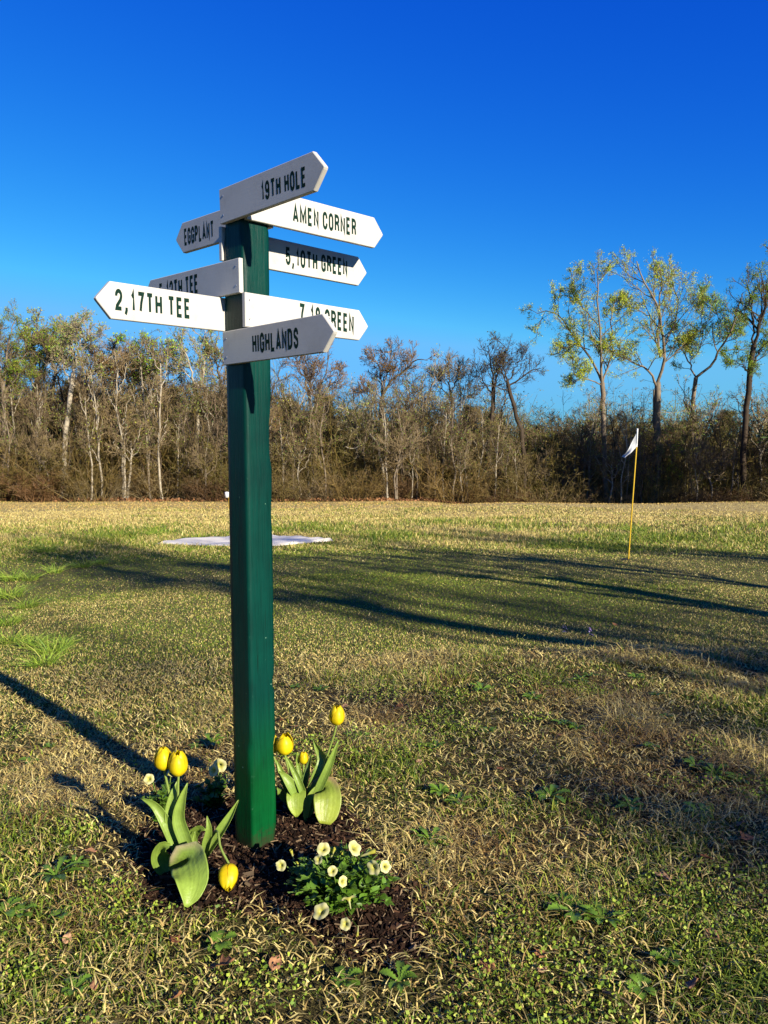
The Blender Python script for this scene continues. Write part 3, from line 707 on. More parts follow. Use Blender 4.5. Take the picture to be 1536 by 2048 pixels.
tulip(r3c, 'yellow tulip mostly hidden behind the right edge of the post', ((-.05, .0, 1), .090, .036, .0),
      pts(Y3 + .05, (582, 1615), (570, 1580), (558, 1545), (550, 1520), (545, 1506)),
      [(pts(Y3 + .05, (586, 1612), (578, 1580, -.01), (566, 1552, -.02), (553, 1520)), .017, VW, dict(cup=.6)),
       (pts(Y3 + .05, (580, 1612), (566, 1590, -.02), (560, 1575, -.03), (558, 1588, -.05)), .022, (-.4, -1, .2), dict(c0=(.12, .22, .09)))], 17)
r3d = r3 + np.array([.0, .06, 0])
tulip(r3d, 'small yellow tulip bud low between the leaves of the tulips right of the post', ((.0, .02, 1), .056, .022, .1),
      pts(Y3 + .06, (610, 1625), (608, 1580), (607, 1550), (607, 1528)),
      [(pts(Y3 + .06, (612, 1622), (626, 1585, -.04), (640, 1548, -.05), (646, 1520, -.03), (634, 1495, .0), (626, 1478, .02)), .030, (-.35, -1, .3), dict(cup=.55, n=22)),
       (pts(Y3 + .06, (612, 1612), (610, 1575, -.015), (616, 1545, -.01), (623, 1508, .01)), .017, (-.7, -1, .1), dict(cup=.6, c0=(.12, .2, .06), c1=(.12, .2, .06))),
       (pts(Y3 + .06, (608, 1590), (601, 1555, -.01), (596, 1530, 0), (594, 1506)), .010, VW, dict(cup=.5))], 19)

# ------------------------------------------------------------------ petunias
def trumpet(ctr, axis, size, seed, closed=False):
    """five-lobed funnel: tube from behind the face to the lobed limb"""
    r = np.random.default_rng(seed); ax = nrm(axis); u = nrm(np.cross(ax, r.normal(size=3))); v = np.cross(ax, u); mb = MB()
    na = 30; a = np.arange(na) * 2 * np.pi / na; ctr = np.asarray(ctr)
    if closed: rad = [.07, .10, .13, .16, .20, .17]; hh = [-1.3, -.9, -.45, -.1, .2, .34]
    else: rad = [.06, .09, .13, .22, .40, .72, 1.0]; hh = [-1.25, -.9, -.5, -.22, -.06, .03, .0]
    rings, cols = [], []
    for k, (q, h_) in enumerate(zip(rad, hh)):
        lobe = 1 + (.10 * np.abs(np.cos(a * 2.5)) - .06 + .03 * r.normal(size=na)) * (q ** 2)
        rr = q * size * lobe
        zz = h_ * size + size * q * q * (.09 * np.cos(a * 5) + .07 * np.sin(a * 2 + seed))
        rings.append(ctr + ax * zz[:, None] + (u * np.cos(a)[:, None] + v * np.sin(a)[:, None]) * rr[:, None])
        f_ = sst(.2, .95, q); c = np.array([.62, .58, .08]) * (1 - f_) + np.array([.82, .77, .36]) * f_
        if k < 3: c = np.array([.56, .56, .22])
        cols.append(np.tile(c, (na, 1)))
    nr = len(rad); idx = np.arange(nr * na).reshape(nr, na); j = (np.arange(na) + 1) % na
    mb.add(np.concatenate(rings), np.stack([idx[:-1], idx[:-1][:, j], idx[1:][:, j], idx[1:]], -1).reshape(-1, 4), col=np.concatenate(cols))
    return mb
def ovate(mb, P, d, nrm_, ln, col):
    """one ovate leaf with a fold along the midrib"""
    d = nrm(d); s = nrm(np.cross(d, nrm_)); n = np.cross(s, d); t = np.linspace(0, 1, 7)
    wv = np.array([.06, .27, .36, .34, .25, .12, .01]) * ln
    mid = P + d * (t * ln)[:, None] + n * (-.22 * ln * t ** 2)[:, None]
    L = mid + s * wv[:, None] + n * (wv * .3)[:, None]; Rr = mid - s * wv[:, None] + n * (wv * .3)[:, None]
    idx = np.arange(21).reshape(3, 7)
    q = [(idx[r_, i], idx[r_, i + 1], idx[r_ + 1, i + 1], idx[r_ + 1, i]) for r_ in range(2) for i in range(6)]
    mb.add(np.concatenate([L, mid, Rr]), q, col=col)
def petunia(root, label, spread, hgt, nst, flowers, seed, tone=1.0, seeds_dir=None):
    r = np.random.default_rng(seed); e = empty('petunia', root); tag(e, label, 'petunia', 'pale yellow petunias in the mulch bed')
    fol = MB(); st = MB()
    for i in range(nst):
        az = r.uniform(0, 2 * np.pi); rr = math.sqrt(r.uniform(0, 1)); sx_, sy_ = spread
        top = np.array([math.cos(az) * rr * sx_, math.sin(az) * rr * sy_, hgt * (1 - .55 * rr ** 2) * r.uniform(.6, 1.1)])
        P = resample([np.array([math.cos(az) * .02, math.sin(az) * .02, -.005]), top * [.45, .45, .55] + [0, 0, .01], top], 9)
        tubes(st, P[None], np.linspace(.0028, .0016, 9)[None], 5, (.14, .24, .05))
        for k in range(9):
            for m_ in range(2):
                t = r.uniform(.15, 1.0); p = P[int(t * 8)]
                a2 = r.uniform(0, 2 * np.pi); d = nrm(np.array([math.cos(a2), math.sin(a2), r.uniform(-.15, .8)]) + nrm(top) * .5)
                g_ = r.uniform(.75, 1.3) * tone
                ovate(fol, p, d, np.array([0, 0, 1]) + r.normal(size=3) * .3, r.uniform(.022, .048) * (1.15 - .35 * t), np.array([.085, .185, .026]) * g_ + np.array([.03, .03, 0]) * t)
    so2 = st.build('stems', M_green, e); fol.build('foliage', M_green, e)
    for i, (p, ax, sz, cl) in enumerate(flowers):
        fm = trumpet(np.asarray(p) - root, np.asarray(ax) + r.normal(size=3) * .45, sz * r.uniform(.78, 1.18), seed * 31 + i, cl); o = fm.build('flower', M_flower, e)
        q = np.asarray(p) - root; back = q - nrm(ax) * sz * 1.2; sm = MB()
        stem(sm, [back * [.5, .5, .35] + [0, 0, .005], back * [.8, .8, .75], back], .0018, .0020, (.2, .32, .07), 8)
        sm.build('stalk', M_green, o)
    return e
rp = at_z(682, 1812, .0); rp = root_at(rp[0], rp[1])
FL = [((647, 1698), (.225), (-.15, -.5, .9), .026), ((709, 1696), (.225), (.1, -.45, 1), .026), ((637, 1719), (.22), (-.3, -.9, .5), .022),
      ((747, 1735), (.215), (.05, -1, .45), .030), ((771, 1733), (.195), (.35, -.8, .6), .021), ((686, 1763), (.21), (.35, -.7, .35), .021),
      ((697, 1796), (.20), (-.75, -.1, .75), .024), ((642, 1823), (.15), (-.9, -.4, .45), .026), ((691, 1848), (.09), (-.25, -1, .2), .026),
      ((562, 1731), (.14), (-.9, -.5, .5), .022)]
BUD = [((583, 1704), .18, (-.1, 0, 1), .030), ((744, 1704), .19, (.5, .2, 1), .034), ((668, 1700), .20, (.1, -.2, 1), .03), ((683, 1708), .15, (.2, -.4, .8), .03), ((604, 1720), .14, (-.2, -.2, 1), .022), ((595, 1726), .13, (-.3, -.3, .9), .022), ((715, 1868), .04, (.1, -.6, -.5), .02), ((733, 1752), .12, (.1, -.4, -.3), .022), ((772, 1766), .09, (.5, -.4, .5), .018)]
fls = [(at_z(q[0], q[1], z), np.array(a), s_, False) for q, z, a, s_ in FL] + [(at_z(q[0], q[1], z), np.array(a), s_, True) for q, z, a, s_ in BUD]
petunia(rp, 'largest bushy petunia with many pale yellow trumpet flowers, in front of the post', (.22, .21), .205, 120, fls + [(at_z(665, 1742, .225), np.array((-.1, -.9, .6)), .019, False)], 4, 1.15)
rq = at_z(330, 1640, .0); rq = root_at(rq[0], rq[1])
fls = [(at_z(298, 1558, .20), np.array([-.25, -.8, .6]), .026, False), (at_z(335, 1548, .20), np.array([-.5, -.3, .8]), .019, False)]
petunia(rq, 'leggy petunia with two cream flowers behind the left tulips', (.13, .10), .20, 20, fls, 6)
rq = at_z(430, 1612, .0); rq = root_at(rq[0], rq[1])
fls = [(at_z(427, 1541, .17), np.array([-.05, -1, .25]), .033, False), (at_z(440, 1531, .18), np.array([.3, -.8, .5]), .030, False)]
petunia(rq, 'petunia in the shadow of the post with a large pale yellow bloom', (.10, .09), .17, 18, fls, 9, .9)

# ------------------------------------------------------------------ grass (blades, one object per kind of turf)
def blades(mb, x, y, h, wd, lean, col, r, curl=.5, z=None):
    N = len(x); z = H(x, y) if z is None else z
    az = r.uniform(0, 2 * np.pi, N); la = r.uniform(0, 2 * np.pi, N)
    sd = np.stack([np.cos(az), np.sin(az), np.zeros(N)], 1) * wd[:, None]
    ln = np.stack([np.cos(la), np.sin(la), np.zeros(N)], 1)
    b0 = np.stack([x, y, z - .003], 1)
    mid = b0 + ln * (h * lean * .40)[:, None] + np.array([0, 0, 1.]) * (h * .62)[:, None]
    tip = b0 + ln * (h * lean * (1 + curl * .3))[:, None] + np.array([0, 0, 1.]) * (h * (1 - .38 * np.clip(lean, 0, 1.6) * curl))[:, None]
    V = np.stack([b0 - sd, b0 + sd, mid - sd * .8, mid + sd * .8, tip], 1).reshape(-1, 3)
    i = np.arange(N)[:, None] * 5
    mb.add(V, i + np.array([[0, 1, 3, 2]]), i + np.array([[2, 3, 4]]), col=np.repeat(col, 5, 0))
def sector(n, d0, d1, r, half=R(33), p=1.0):
    """n points between d0 and d1 metres, denser near the front when p < 2"""
    u = r.uniform(0, 1, n); d = (d0 ** p + u * (d1 ** p - d0 ** p)) ** (1 / p)
    a = r.uniform(-half, half, n); return d * np.sin(a), d * np.cos(a)
STRAW = np.array([(.68, .53, .25), (.60, .45, .21), (.78, .64, .36), (.46, .31, .15), (.26, .155, .075)])
GREEN = np.array([(.19, .26, .03), (.13, .21, .025), (.30, .34, .045), (.40, .41, .08), (.08, .15, .025)])
def turf_col(N, pg, r, ws=(.3, .3, .15, .17, .08), wg=(.3, .25, .2, .1, .15)):
    isg = r.uniform(0, 1, N) < pg
    c = np.where(isg[:, None], GREEN[r.choice(5, N, p=wg)], STRAW[r.choice(5, N, p=ws)])
    return c * r.uniform(.7, 1.25, (N, 1)), isg
def clear(x, y):
    """True where turf may grow"""
    s, _ = bed_h(x, y); k = s - .022 < .06 * (fbm(x * 9, y * 9, 61) - .42) * 2.2 + np.abs(rng.normal(0, .018, len(x))) * (rng.uniform(0, 1, len(x)) < .5)
    k &= ~inpoly(x, y, sheet); k &= np.hypot(x - hole.location.x, y - hole.location.y) > .085
    return k
gr = MB()
# rough turf near the viewer
x, y = sector(290000, 1.5, 7.2, rng, R(36), 1.3)
edge = 6.1 + .35 * (fbm(x * 1.2, y * 0 + 3, 41) - .5) - 1.2 * sst(.3, -1.2, x)
mat_ = fbm(x * 2.6 + 5, y * 2.6, 12, 4); dens = rng.uniform(0, 1, len(x)) < np.clip(.12 + 1.7 * (mat_ - .22), .10, 1)
k = clear(x, y) & (y < edge) & dens; x, y = x[k], y[k]; N = len(x)
gn = fbm(x * 1.3 + 3, y * 1.3, 7, 4); pg = np.clip(.26 + (gn - .5) * 3.2 + .28 * sst(3.4, 2.3, y), .06, .92)
col, isg = turf_col(N, pg, rng)
brn = sst(.52, .68, fbm(x * 1.9 + 31, y * 1.9, 91, 4)); col = np.where(isg[:, None], col, col * (1 - brn[:, None] * np.array([.40, .50, .52])))
tall = 1 + 1.0 * sst(.55, .8, fbm(x * 2.1, y * 2.1, 77)) 
h = rng.gamma(4, .0062, N) * tall * (.55 + 1.0 * sst(.35, .62, fbm(x * 2.6 + 5, y * 2.6, 12, 4))) * np.where(x < -.6, .8, 1.05); wd = rng.uniform(.0011, .0027, N) * (1 + .08 * y)
blades(gr, x, y, h, wd, np.where(isg, rng.uniform(.2, 1.2, N), rng.uniform(.5, 2.3, N)), col, rng, .8)
# bits of loose straw lying about
x, y = sector(42000, 1.5, 7.0, rng, R(36), 1.3); k = clear(x, y) & (y < 6.1); x, y = x[k], y[k]; N = len(x)
blades(gr, x, y, rng.uniform(.012, .03, N), rng.uniform(.0015, .0030, N) * (1 + .1 * y), rng.uniform(1, 3, N), STRAW[rng.choice(4, N)] * rng.uniform(.8, 1.2, (N, 1)), rng, .6, z=H(x, y) + rng.uniform(.002, .03, N))
# the same turf carried on round the sides, where the photograph's frame ends
def flank(n, d0, d1, r, p):
    d = (d0 ** p + r.uniform(0, 1, n) * (d1 ** p - d0 ** p)) ** (1 / p); a = r.uniform(R(34), R(80), n) * r.choice([-1, 1], n); return d * np.sin(a), d * np.cos(a)
for n, d0, d1, p, hh in ((90000, .7, 8, 1.4, .026), (60000, 8, 34, 1.3, .04)):
    x, y = flank(n, d0, d1, rng, p); k = clear(x, y); x, y = x[k], y[k]; N = len(x); d_ = np.hypot(x, y)
    col, isg = turf_col(N, np.clip(.34 + (fbm(x * .9 + 3, y * .9, 7, 4) - .5) * 2.2, .05, .9), rng)
    blades(gr, x, y, hh * rng.gamma(5, .2, N), rng.uniform(.0018, .0040, N) * (1 + .12 * d_), rng.uniform(.4, 2.0, N), col, rng, .8)
tag(gr.build('rough_grass', M_grass), kind='stuff')
# mown lawn and the fairway beyond
gr = MB()
for n, d0, d1, p in ((230000, 4.4, 11, 1.2), (200000, 10, 20, 1.2), (130000, 19, 36, 1.2), (70000, 35, 60, 1.4)):
    x, y = sector(n, d0, d1, rng, R(34), p)
    edge = 6.1 + .35 * (fbm(x * 1.2, y * 0 + 3, 41) - .5) - 1.2 * sst(.3, -1.2, x)
    k = clear(x, y) & (y > edge); x, y = x[k], y[k]; N = len(x)
    gn = fbm(x * .45 + 13, y * .45, 17, 4); gf = fbm(x * 2.5, y * 2.5, 19, 3)
    g0 = np.interp(y, [5, 8, 13, 17, 21, 26, 32, 60], [.46, .64, .76, .68, .48, .15, .05, .10])
    pg = np.clip(g0 + (gn - .5) * np.interp(y, [6, 14, 20, 30], [1.0, 1.2, 1.9, 1.2]) + (gf - .5) * .6, .03, .95)
    ws = (.34, .30, .22, .10, .04)
    col, isg = turf_col(N, pg, rng, ws); col = np.where((y > 36)[:, None] & ~isg[:, None], col * [1.04, .92, .8], col)
    hh = np.interp(y, [5, 7, 13, 15, 18, 30, 60], [.020, .014, .013, .040, .080, .035, .022])
    h = hh * rng.gamma(6, 1 / 6, N) * (1 + .8 * sst(.5, .75, gn) * sst(14, 17, y)); wd = .0009 + .00034 * y * rng.uniform(.7, 1.4, N)
    blades(gr, x, y, h, wd, rng.uniform(.1, 1.3, N), col, rng, .5)
tag(gr.build('lawn_grass', M_grass), kind='stuff')
# ground cover: tiny pale leaflets of chickweed and clover between the blades
cl = MB()
x, y = sector(90000, 1.6, 5.8, rng, R(34), 1.1); 
d_ = fbm(x * 2.2 + 7, y * 2.2, 55, 3) + .13 * sst(3.0, 2.2, y) + .30 * np.exp(-(((x + .33) / .18) ** 2 + ((y - 4.05) / .16) ** 2)) + .14 * np.exp(-(((x - 1.0) / .5) ** 2 + ((y - 2.6) / .35) ** 2))
k = clear(x, y) & (d_ + rng.normal(0, .03, len(x)) > .70); x, y = x[k], y[k]; N = len(x); hz = rng.uniform(.008, .055, N)
P = np.stack([x, y, H(x, y) + hz], 1)
cpal = np.array([(.22, .32, .04), (.34, .42, .06), (.13, .22, .03), (.50, .54, .14)])
leafquads(cl, P, rng.uniform(.006, .017, N), cpal[rng.choice(4, N, p=[.4, .28, .22, .1])] * rng.uniform(.8, 1.2, (N, 1)), asp=.85, up=.25)
tag(cl.build('clover', M_grass), kind='stuff')

# ------------------------------------------------------------------ tall grass clumps, weeds, dry leaves, wild flowers, twig
def clump_mesh(n, hh, rad, seed):
    r = np.random.default_rng(seed); mb = MB(); a = r.uniform(0, 2 * np.pi, n); q = rad * np.sqrt(r.uniform(0, 1, n))
    x, y = np.cos(a) * q, np.sin(a) * q
    for _ in range(1):
        N = n; h = hh * r.gamma(9, 1 / 9, N); out = np.stack([np.cos(a), np.sin(a), 0 * a], 1) + r.normal(size=(N, 3)) * [.6, .6, 0]
        t = np.linspace(0, 1, 5); ben = r.uniform(.25, .95, N)
        P = np.stack([x, y, np.full(N, -.01)], 1)[:, None] + out[:, None] * (h * ben)[:, None, None] * (t ** 1.7)[None, :, None] + np.array([0, 0, 1.]) * (h[:, None] * (t - .28 * ben[:, None] * t ** 2.4))[..., None]
        ribbons(mb, P, np.array([.0032, .0034, .0028, .0018, .0003])[None] * r.uniform(.8, 1.5, (N, 1)), np.array([(.24, .36, .05), (.34, .45, .07), (.48, .48, .14), (.16, .27, .045)])[r.choice(4, N, p=[.4, .3, .1, .2])] * r.uniform(.8, 1.2, (N, 1)), r=r)
    return mb.mesh('grass_clump', M_grass)
cm = [clump_mesh(130, .19, .12, 1), clump_mesh(110, .16, .10, 2), clump_mesh(170, .21, .15, 3)]
CL = [(20, 1195, 2, 1.2), (55, 1215, 0, 1.0), (8, 1250, 2, 1.0), (20, 1285, 1, 1.1), (62, 1290, 0, .9), (105, 1305, 2, .85), (85, 1330, 0, .85), (128, 1290, 1, .8), (25, 1160, 2, 1.1), (60, 1160, 1, 1.2), (110, 1145, 1, 1.2), (165, 1135, 0, 1.0), (200, 1128, 1, 1.1), (95, 1105, 2, 1.2), (370, 1105, 1, 1.0), (60, 1085, 2, 1.3), (310, 1072, 2, 1.2), (960, 1076, 1, 1.3), (1010, 1068, 2, 1.2), (890, 1045, 1, 1.2), (1270, 1066, 2, 1.5), (1300, 1072, 1, 1.4), (1225, 1072, 0, 1.1)]
for i, (px, py, v, s) in enumerate(CL):
    o = link('grass_clump', cm[v]); o.location = G(px, py); o.scale = (s, s, s * .62); o.rotation_euler.z = i * 2.4
    far = py < 1110
    tag(o, 'dark green clump of taller grass out on the fairway beyond the green' if far else 'bright green tuft of long grass at the left edge of the lawn', 'grass clump', 'grass clumps on the fairway' if far else 'long grass tufts at the left edge')
def rosette(n, ln, seed, broad=.2):
    r = np.random.default_rng(seed); mb = MB()
    for k in range(n):
        a = k * 2.4 + r.normal(0, .25); l_ = ln * r.uniform(.6, 1.15); m = 15; t = np.linspace(0, 1, m)
        lift = r.uniform(.15, .75); d = np.array([math.cos(a), math.sin(a), 0]); s = np.array([-d[1], d[0], 0])
        mid = d * (l_ * t)[:, None] + np.array([0, 0, 1.]) * (l_ * (lift * t - .55 * lift * t ** 2 * 1.2) + .004)[:, None] + s * (r.normal(0, .12) * l_ * t ** 2)[:, None]
        wv = broad * l_ * np.interp(t, [0, .2, .65, .9, 1], [.18, .35, 1, .7, .02]) * (1 - .38 * (np.arange(m) % 2))
        tw = np.array([0, 0, 1.]) * (wv * .35)[:, None]
        idx = np.arange(m * 3).reshape(3, m); q = [(idx[e, i], idx[e, i + 1], idx[e + 1, i + 1], idx[e + 1, i]) for e in range(2) for i in range(m - 1)]
        mb.add(np.concatenate([mid + s * wv[:, None] + tw, mid, mid - s * wv[:, None] + tw]), q, col=np.array([.17, .30, .04]) * r.uniform(.6, 1.35))
    return mb.mesh('weed_rosette', M_green)
rm = [rosette(13, .10, 1), rosette(10, .075, 2, .26), rosette(16, .09, 3, .17), rosette(9, .06, 4, .33)]
WD = [(112, 1760, 0, 1.35), (150, 1740, 2, 1.0), (10, 1832, 1, 1.3), (45, 1838, 3, 1.1), (420, 1492, 0, 1.1), (395, 1500, 1, .9), (120, 1842, 3, 1.0), (152, 1990, 3, 1.1), (100, 1500, 3, .9), (60, 1530, 1, 1.0),
      (722, 1482, 1, 1.1), (700, 1478, 3, .9), (964, 1384, 0, 1.2), (1064, 1402, 2, 1.2), (1178, 1358, 1, 1.2), (1160, 1365, 2, 1.1), (1270, 1360, 2, 1.1), (1310, 1396, 1, 1.1), (870, 1500, 1, 1.0), (850, 1500, 3, 1.0), (1130, 1455, 0, 1.1), (1150, 1462, 2, .9), (975, 1470, 1, 1.0), (880, 1590, 3, 1.2), (915, 1610, 2, 1.0), (1100, 1600, 0, 1.3), (1260, 1620, 2, 1.1), (1400, 1635, 0, 1.1), (1390, 1540, 2, 1.2), (1430, 1555, 0, 1.2), (1480, 1570, 1, 1.2), (1300, 1500, 3, 1.1), (1330, 1440, 3, 1.0), (860, 1690, 0, 1.1), (842, 1680, 2, .9), (1150, 1835, 0, 1.4), (1205, 1850, 2, 1.3), (1120, 1820, 1, 1.0), (1335, 1930, 3, 1.2), (440, 1895, 3, 1.2), (690, 1975, 3, 1.2), (800, 1975, 1, 1.2), (1280, 1985, 3, 1.1), (590, 1380, 3, 1.0), (640, 1385, 1, 1.1)]
for i, (px, py, v, s) in enumerate(WD):
    o = link('weed', rm[v]); o.location = G(px, py) + np.array([0, 0, .012]); o.scale = (s * .74, s * .74, s * .95); o.rotation_euler = (R((i * 37) % 14 - 7), R((i * 53) % 14 - 7), i * 1.7)
    tag(o, 'low dark green broad-leaved weed rosette lying in the straw-coloured turf', 'weed', 'weed rosettes in the turf')
def dry_leaf(seed, lobed):
    r = np.random.default_rng(seed); n, m = 15, 9; t = np.linspace(0, 1, n); v = np.linspace(-1, 1, m)
    wv = np.interp(t, [0, .12, .35, .6, .85, 1], [.02, .20, .36, .33, .18, .01]) * (1 + (.35 * np.sin(t * 19) if lobed else .05 * np.sin(t * 30)))
    curl = r.uniform(.5, 1.4); X_ = t[:, None] * np.ones(m) - .5; Y_ = wv[:, None] * v
    Z_ = .35 * curl * Y_ ** 2 * 2.2 + .22 * (t[:, None] - .5) ** 2 + .05 * np.sin(t[:, None] * 9 + v * 3) + .03
    idx = np.arange(n * m).reshape(n, m); mb = MB(); c = np.array([(.30, .16, .08), (.36, .21, .12), (.22, .10, .05), (.40, .27, .17)][seed % 4])
    shade = np.where(np.abs(v) < .1, .75, 1.)[None] * (.8 + .4 * vnoise(t[:, None] * 6 + v, v[None] * 3 + t[:, None], seed))
    mb.add(np.stack([X_, Y_, Z_], -1).reshape(-1, 3), np.stack([idx[:-1, :-1], idx[:-1, 1:], idx[1:, 1:], idx[1:, :-1]], -1).reshape(-1, 4), col=(c * shade[..., None]).reshape(-1, 3))
    tubes(mb, np.array([[(-.5, 0, .08), (-.62, .01, .07), (-.72, .04, .09)]]), np.full((1, 3), .012), 4, c * .7)
    return mb.mesh('dry_leaf', M_dead)
dm = [dry_leaf(i, i % 2 == 0) for i in range(6)]
DL = [(447, 1945, 0, .075), (551, 1942, 1, .055), (350, 1895, 2, .04), (355, 2010, 4, .05), (190, 1988, 5, .035), (182, 1715, 1, .045), (135, 1892, 3, .04), (1325, 1766, 3, .06), (1385, 1985, 1, .06), (1422, 1885, 5, .055), (1495, 1690, 0, .075), (1500, 1832, 3, .06), (1412, 1728, 2, .05), (1080, 1925, 0, .05), (975, 1948, 4, .06), (1085, 1955, 3, .04), (1060, 1595, 2, .045), (1120, 1480, 1, .045), (1000, 1548, 2, .05), (800, 1420, 4, .045), (838, 1532, 3, .04), (1075, 1395, 5, .05), (562, 1450, 2, .06), (590, 1462, 1, .05), (690, 1420, 3, .04), (1230, 1255, 4, .06), (1415, 1568, 5, .05), (1480, 1660, 1, .05)]
for i, (px, py, v, s) in enumerate(DL):
    o = link('fallen_leaf', dm[v]); o.location = G(px, py) + np.array([0, 0, .028]); o.scale = (s * 1.1,) * 3; o.rotation_euler = (R((i * 31) % 50 - 10), R((i * 47) % 40 - 20), i * 1.3)
    tag(o, 'curled brown dry leaf lying on the turf', 'dry leaf', 'dry leaves on the turf')
for i, (px, py, hpx, bloom) in enumerate([(1128, 1305, 45, 1), (1168, 1302, 40, 1), (1052, 1305, 30, 0), (1073, 1304, 28, 0), (1192, 1302, 36, 0), (1430, 1285, 105, 0), (1398, 1305, 50, 0), (1440, 1300, 95, 0), (802, 1400, 62, 0), (1500, 1335, 40, 0)]):
    p = G(px, py); h = (at_y(px, py - hpx, p[1]) - p)[2]; e = empty('wild_stalk', p)
    lab = ('slender wild stem with small purple flowers on the crest of the rough' if bloom else 'thin bare weed stalk standing up above the turf')
    tag(e, lab, 'wild stalk', 'purple wild flowers on the crest' if bloom else 'bare weed stalks')
    r = np.random.default_rng(i); mb = MB(); Q = resample([(0, 0, -.01), (r.normal(0, .02), 0, h * .5), (r.normal(0, .06), .01, h)], 8); tubes(mb, Q[None], np.linspace(.0022, .0012, 8)[None], 5, (.20, .24, .08)); mb.build('stem', M_grass, e)
    mb = MB(); nb = 26 if bloom else 9
    leafquads(mb, Q[-1] + r.normal(size=(nb, 3)) * [.012, .012, .02], .014, (.34, .24, .52) if bloom else (.30, .28, .12), r=r); mb.build('flower_head' if bloom else 'seed_head', M_flower if bloom else M_grass, e)
tw = MB(); p0 = G(1205, 1995); p1 = G(1275, 2040); q = resample([p0 + [0, 0, .02], (p0 + p1) / 2 + [.01, 0, .03], p1 + [0, 0, .02]], 10); tubes(tw, (q - p0)[None], np.linspace(.005, .003, 10)[None], 6, (.34, .25, .15))
o = tw.build('twig', M_bark); o.location = p0; tag(o, 'short dry brown twig lying in the grass near the bottom edge', 'twig')

# ------------------------------------------------------------------ trees
def grow(S, D, L, n, gn, trop, r):
    B = len(S); P = np.empty((B, n, 3)); P[:, 0] = S; d = nrm(D); st = (L / (n - 1))[:, None]
    for i in range(1, n):
        d = nrm(d + r.normal(size=(B, 3)) * gn + np.array([0, 0, trop])); P[:, i] = P[:, i - 1] + d * st
    return P
def spawn(P, Rr, cnt, t0, t1, ang, lr, rr, r, asd=.25, lmin=.2, decay=.55):
    """cnt children on every parent: start, direction, length, radius"""
    B, n, _ = P.shape; L = np.linalg.norm(np.diff(P, axis=1), axis=2).sum(1)
    t = r.uniform(t0, t1, (B, cnt)); f = t * (n - 1); i = np.minimum(f.astype(int), n - 2); w_ = (f - i)[..., None]; bi = np.arange(B)[:, None]
    S = P[bi, i] * (1 - w_) + P[bi, i + 1] * w_; T = nrm(P[bi, i + 1] - P[bi, i]); q = Rr[bi, i]
    rnd = nrm(np.cross(T, r.normal(size=T.shape))); a = ang + r.normal(size=t.shape) * asd
    D = T * np.cos(a)[..., None] + rnd * np.sin(a)[..., None]
    LL = np.maximum(L[:, None] * lr * (1 - decay * (t - t0) / max(t1 - t0, 1e-3)) * r.uniform(.65, 1.25, t.shape), lmin)
    return S.reshape(-1, 3), D.reshape(-1, 3), LL.ravel(), (q * rr * r.uniform(.7, 1.1, t.shape)).ravel()
def taper(R0, n, e=.35, mn=.006): return np.maximum(R0[:, None] * (1 - (1 - e) * np.linspace(0, 1, n)[None]), mn)
BARK = {'grey': (.30, .25, .20), 'pale': (.52, .47, .39), 'dark': (.085, .065, .05), 'brown': (.20, .15, .105)}
TWIG = {'grey': (.31, .24, .14), 'pale': (.44, .375, .26), 'dark': (.11, .085, .065), 'brown': (.20, .15, .095), 'rust': (.27, .185, .12)}
